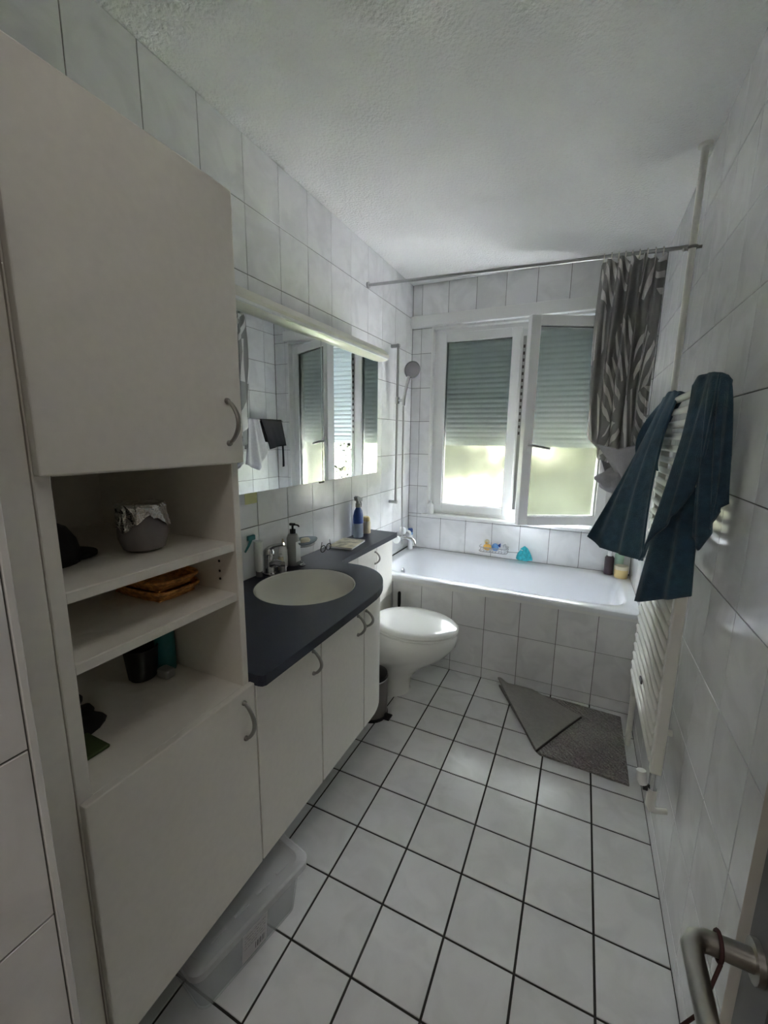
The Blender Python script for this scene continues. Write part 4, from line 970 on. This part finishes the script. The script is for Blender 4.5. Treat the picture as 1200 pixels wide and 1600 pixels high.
bm = bmesh.new(); bx(bm, 1.500, 1.5065, -0.70, -0.66, 0.560, 0.575, 0.002); link('badge', bm, 'grey_plastic', ra)
pp = thing('heating_pipe', 'cream heating pipe rising from floor to ceiling beside the radiator', 'pipe', (1.55, -0.255, 0))
bm = bmesh.new(); tube(bm, [(1.550, -0.255, 0.001), (1.550, -0.255, H - 0.001)], 0.0125, 14); link('pipe', bm, 'radiator_paint', pp, smooth=40)
bm = bmesh.new(); lathe(bm, [(0.013, H - 0.012), (0.024, H - 0.010), (0.024, H - 0.001), (0.013, H - 0.0008)], (1.550, -0.255, 0), 16); link('ceiling_rosette', bm, 'radiator_paint', pp, smooth=40)
bm = bmesh.new(); tube(bm, [(1.550 + 0.0165 * math.cos(2 * PI * q / 16), -0.255 + 0.0165 * math.sin(2 * PI * q / 16), 2.185) for q in range(16)], 0.0055, 8, closed=True)
tube(bm, [(1.566, -0.255, 2.185), (W - 0.001, -0.255, 2.185)], 0.006, 8); tube(bm, [(1.532, -0.262, 2.180), (1.519, -0.268, 2.178)], 0.007, 8); link('pipe_clip', bm, 'brushed', pp, smooth=40)

# ------------------------------------------------------------------ towels
ta = [(1.485, -1.005, 1.600), (1.506, -1.03, 1.615), (1.524, -1.06, 1.612)]
bm = bmesh.new()
sheet(bm, [(1.482, -0.985, 1.592), (1.492, -1.00, 1.613), (1.508, -1.03, 1.617), (1.519, -1.07, 1.610)], [(1.462, -0.990, 1.392), (1.480, -1.06, 1.425), (1.503, -1.11, 1.446)], [(1.412, -0.95, 1.090), (1.442, -1.00, 1.184), (1.470, -1.05, 1.251), (1.500, -1.08, 1.318)], 40, 34, 2.2, 0.0075, 0.007, 0.8)
sheet(bm, [(1.462, -0.935, 1.28), (1.490, -0.975, 1.30), (1.530, -0.995, 1.33)], [(1.440, -0.915, 1.12), (1.488, -0.95, 1.13), (1.535, -0.995, 1.17)], [(1.420, -0.895, 0.940), (1.463, -0.925, 0.962), (1.506, -0.955, 0.987), (1.545, -0.985, 1.010)], 30, 22, 2.0, 0.009, 0.007, 2.0)
sheet(bm, [(1.506, -1.03, 1.616), (1.520, -1.06, 1.613), (1.534, -1.08, 1.604), (1.542, -1.085, 1.592)], [(1.496, -1.09, 1.430), (1.525, -1.115, 1.461), (1.549, -1.10, 1.461)], [(1.509, -1.07, 1.200), (1.530, -1.085, 1.171), (1.542, -1.11, 1.231), (1.542, -1.125, 1.285), (1.562, -1.13, 1.300)], 34, 26, 2.4, 0.0065, 0.007, 1.2)
o = link('bath_towel', bm, 'towel', None, smooth=True, loc=(1.50, -1.05, 0.94))
tag(o, 'dark teal towel bunched over the near top end of the radiator', 'towel', 'teal towels on the radiator')
bm = bmesh.new()
sheet(bm, [(1.494, -0.44, 1.606), (1.506, -0.50, 1.622), (1.514, -0.55, 1.620), (1.518, -0.59, 1.608)], [(1.410, -0.45, 1.365), (1.446, -0.56, 1.373), (1.474, -0.63, 1.379)], [(1.280, -0.50, 1.052), (1.335, -0.53, 1.018), (1.394, -0.62, 1.022), (1.450, -0.72, 1.032)], 44, 34, 2.4, 0.010, 0.007, 0.3)
sheet(bm, [(1.500, -0.41, 1.600), (1.522, -0.46, 1.621), (1.532, -0.53, 1.620), (1.538, -0.58, 1.608)], [(1.430, -0.385, 1.47), (1.49, -0.42, 1.46), (1.500, -0.46, 1.45)], [(1.44, -0.385, 1.36), (1.48, -0.43, 1.34), (1.499, -0.47, 1.33)], 20, 16, 1.0, 0.004, 0.006, 1.0)
o = link('bath_towel', bm, 'towel', None, smooth=True, loc=(1.48, -0.55, 1.02))
tag(o, 'dark teal towel flaring out over the radiator end nearest the curtain', 'towel', 'teal towels on the radiator')
# black garment on the right wall, seen in the mirror
hk = thing('towel_bar', 'short chrome towel bar on the right wall beside the window', 'towel bar', (1.53, 0.43, 1.57))
bm = bmesh.new(); tube(bm, [(1.480, 0.205, 1.566), (1.480, 0.665, 1.566)], 0.007, 10); link('bar', bm, 'steel', hk, smooth=40)
for y_ in (0.215, 0.655):
    bm = bmesh.new(); tube(bm, [(1.480, y_, 1.566), (W - 0.001, y_, 1.566)], 0.008, 10); link('bracket', bm, 'steel', hk, smooth=40)
bm = bmesh.new(); sheet(bm, [(1.470, 0.372, 1.576), (1.470, 0.50, 1.578), (1.470, 0.640, 1.577)], [(1.468, 0.425, 1.46), (1.462, 0.55, 1.45), (1.468, 0.672, 1.46)], [(1.468, 0.480, 1.325), (1.460, 0.57, 1.345), (1.468, 0.700, 1.355)], 24, 14, 1.5, 0.005, 0.005, 0.0)
sheet(bm, [(1.472, 0.615, 1.572), (1.472, 0.645, 1.574)], [(1.470, 0.64, 1.36), (1.470, 0.665, 1.37)], [(1.472, 0.645, 1.165), (1.472, 0.672, 1.17)], 6, 12, 0.5, 0.003, 0.004, 0.0)
sheet(bm, [(1.488, 0.372, 1.576), (1.490, 0.50, 1.578), (1.488, 0.640, 1.577)], [(1.495, 0.40, 1.48), (1.500, 0.52, 1.47), (1.495, 0.640, 1.48)], [(1.497, 0.43, 1.39), (1.500, 0.53, 1.38), (1.497, 0.63, 1.40)], 16, 10, 1.5, 0.004, 0.005, 0.0)
o = link('black_garment', bm, 'black_cloth', None, smooth=True, loc=(1.48, 0.52, 1.33)); tag(o, 'black garment hanging on the towel bar, seen in the mirror', 'garment')
bm = bmesh.new(); sheet(bm, [(1.469, 0.225, 1.576), (1.468, 0.29, 1.578), (1.469, 0.355, 1.577)], [(1.462, 0.205, 1.42), (1.455, 0.30, 1.40), (1.462, 0.405, 1.43)], [(1.462, 0.172, 1.215), (1.450, 0.31, 1.158), (1.462, 0.450, 1.320)], 24, 16, 2.5, 0.010, 0.006, 0.5)
sheet(bm, [(1.490, 0.225, 1.576), (1.492, 0.29, 1.578), (1.490, 0.355, 1.577)], [(1.500, 0.22, 1.46), (1.505, 0.29, 1.45), (1.500, 0.36, 1.46)], [(1.502, 0.215, 1.33), (1.507, 0.29, 1.32), (1.502, 0.365, 1.33)], 14, 10, 1.5, 0.004, 0.006, 0.5)
o = link('hand_towel', bm, 'lining', None, smooth=True, loc=(1.48, 0.30, 1.16)); tag(o, 'pale grey towel beside the black garment, seen in the mirror', 'towel')

# ------------------------------------------------------------------ bath mat, folded over at one end
mt = thing('bath_mat', 'grey bath mat with one end folded over in front of the tub', 'bath mat', (1.3, -0.27, 0.0))
poly = [(0.905, -0.045), (1.000, -0.215), (1.085, -0.370), (1.150, -0.497), (1.175, -0.520), (1.36, -0.528), (1.535, -0.539), (1.536, -0.30), (1.535, -0.055), (1.30, -0.040), (1.05, -0.035)]
bm = bmesh.new(); prism(bm, poly, 0.001, 0.011); link('mat_pile', bm, 'mat_grey', mt)
def flap_pt(s, t):
    A = Vector((0.895, -0.040, 0)); B_ = Vector((1.158, -0.512, 0)); Cc = Vector((1.345, -0.155, 0)); Dd = Vector((1.090, -0.030, 0))
    e0 = A.lerp(B_, s); e1 = Dd.lerp(Cc, s)
    p = e0.lerp(e1, t); 
    lift = 0.016 + 0.030 * math.exp(-((t - 0.05) / 0.16) ** 2) * (1 - s) ** 1.4 + 0.004 * math.sin(PI * t)
    p.z = lift + 0.006 * (1 - s)
    return p
bm = bmesh.new(); S_, T_ = 20, 16; up_, dn_ = [], []
for i in range(S_ + 1):
    up_.append([bm.verts.new(flap_pt(i / S_, j_ / T_) + Vector((0, 0, 0.004))) for j_ in range(T_ + 1)]); dn_.append([bm.verts.new(flap_pt(i / S_, j_ / T_) - Vector((0, 0, 0.0035))) for j_ in range(T_ + 1)])
for i in range(S_):
    for j_ in range(T_):
        bm.faces.new((up_[i][j_], up_[i + 1][j_], up_[i + 1][j_ + 1], up_[i][j_ + 1])); bm.faces.new((dn_[i][j_], dn_[i][j_ + 1], dn_[i + 1][j_ + 1], dn_[i + 1][j_]))
for i in range(S_):
    for j_ in (0, T_): bm.faces.new((up_[i][j_], up_[i + 1][j_], dn_[i + 1][j_], dn_[i][j_]))
for j_ in range(T_):
    for i in (0, S_): bm.faces.new((up_[i][j_], up_[i][j_ + 1], dn_[i][j_ + 1], dn_[i][j_]))
link('folded_flap', bm, 'mat_back', mt, smooth=40)
bm = bmesh.new(); tube(bm, [flap_pt(1.0, j_ / 16) + Vector((0.002, -0.003, -0.002)) for j_ in range(17)], 0.0042, 6); link('flap_edge_shadow', bm, 'flap_shade', mt, smooth=True)  # dark strip drawn as the shadow line along the flap edge

# ------------------------------------------------------------------ storage box
BXc = (0.395, -1.655, 0.0)
bxt = thing('storage_box', 'translucent plastic storage box with lid under the cabinets', 'storage box', BXc)
def rrect(hx_, hy_, r, z, n=5):
    out_ = []
    for cx_, cy_, a0 in ((hx_ - r, hy_ - r, 0), (-hx_ + r, hy_ - r, 90), (-hx_ + r, -hy_ + r, 180), (hx_ - r, -hy_ + r, 270)):
        for k in range(n + 1):
            a = math.radians(a0 + 90 * k / n); out_.append((BXc[0] + cx_ + r * math.cos(a), BXc[1] + cy_ + r * math.sin(a), z))
    return out_
bm = bmesh.new(); loft(bm, [rrect(0.125, 0.150, 0.025, 0.001), rrect(0.132, 0.157, 0.028, 0.012), rrect(0.150, 0.172, 0.03, 0.170), rrect(0.158, 0.180, 0.03, 0.172), rrect(0.158, 0.180, 0.03, 0.176), rrect(0.147, 0.169, 0.03, 0.176), rrect(0.129, 0.154, 0.028, 0.016), rrect(0.122, 0.147, 0.025, 0.006)]); link('tub', bm, 'box_plastic', bxt, smooth=40)
bm = bmesh.new(); loft(bm, [rrect(0.165, 0.187, 0.032, 0.165), rrect(0.166, 0.188, 0.032, 0.186), rrect(0.160, 0.182, 0.030, 0.192), rrect(0.142, 0.165, 0.028, 0.192), rrect(0.138, 0.161, 0.028, 0.184), rrect(0.02, 0.02, 0.005, 0.184)], cap0=False); ld = link('lid', bm, 'box_lid_plastic', bxt, smooth=40)
for k in range(4):
    y_ = BXc[1] - 0.12 + 0.07 * k
    bm = bx(bmesh.new(), BXc[0] + 0.118, BXc[0] + 0.126, y_, y_ + 0.045, 0.184, 0.188, 0.001); link('lid_rib', bm, 'box_lid_plastic', ld)
bm = bmesh.new(); vs = [bm.verts.new(p) for p in ((BXc[0] + 0.1375, BXc[1] - 0.045, 0.035), (BXc[0] + 0.1375, BXc[1] + 0.035, 0.035), (BXc[0] + 0.1492, BXc[1] + 0.035, 0.140), (BXc[0] + 0.1492, BXc[1] - 0.045, 0.140))]
vs2 = [bm.verts.new(v.co + Vector((0.0008, 0, 0))) for v in vs]; bm.faces.new(vs); bm.faces.new(vs2)
for i in range(4): bm.faces.new((vs[i], vs[(i + 1) % 4], vs2[(i + 1) % 4], vs2[i]))
link('printed_sticker', bm, 'sticker', bxt)
bxt.rotation_euler = (0, 0, math.radians(-11))

# ------------------------------------------------------------------ open door with lever handle
DX, DYE = 1.420, -1.905
dr = bpy.data.objects.new('door_1', None); C.objects.link(dr); dr.location = (DX + 0.02, -2.25, 0); struct(dr)
box('door_leaf', DX, DX + 0.04, YF + 0.02, DYE, 0.008, 2.02, 'door_paint', dr, bevel=0.003, seg=2)
bm = bmesh.new(); bx(bm, DX - 0.007, DX - 0.0002, -2.000, -1.945, 0.86, 1.10, 0.003, 2); pl_ = link('lock_plate', bm, 'dark_metal', dr)
bm = bmesh.new(); tube(bm, [(DX - 0.004, -1.972, 1.00), (DX - 0.012, -1.972, 1.00)], 0.017, 16); link('rosette', bm, 'brushed', pl_, smooth=40)
bm = bmesh.new(); tube(bm, [(DX - 0.008, -1.972, 1.00), (DX - 0.045, -1.972, 1.00), (DX - 0.053, -1.975, 1.00), (DX - 0.058, -1.984, 1.00), (DX - 0.058, -2.09, 1.00)], [0.0095, 0.009, 0.009, 0.009, 0.008], 14); link('door_lever', bm, 'brushed', pl_, smooth=40)
cd = thing('string_loop', 'dark red string looped over the door lever', 'string', (DX - 0.04, -1.972, 1.0))
bm = bmesh.new(); tube(bm, [(DX - 0.036, -1.972 + 0.0112 * math.cos(2 * PI * q / 16), 1.0 + 0.0112 * math.sin(2 * PI * q / 16)) for q in range(16)], 0.0018, 6, closed=True); link('cord_loop', bm, 'cord', cd, smooth=True)
bm = bmesh.new(); tube(bm, [(DX - 0.036, -1.983, 0.995), (DX - 0.05, -2.0, 0.955), (DX - 0.085, -2.01, 0.90), (DX - 0.11, -2.0, 0.86)], 0.0016, 6); link('cord_end', bm, 'cord', cd, smooth=True)
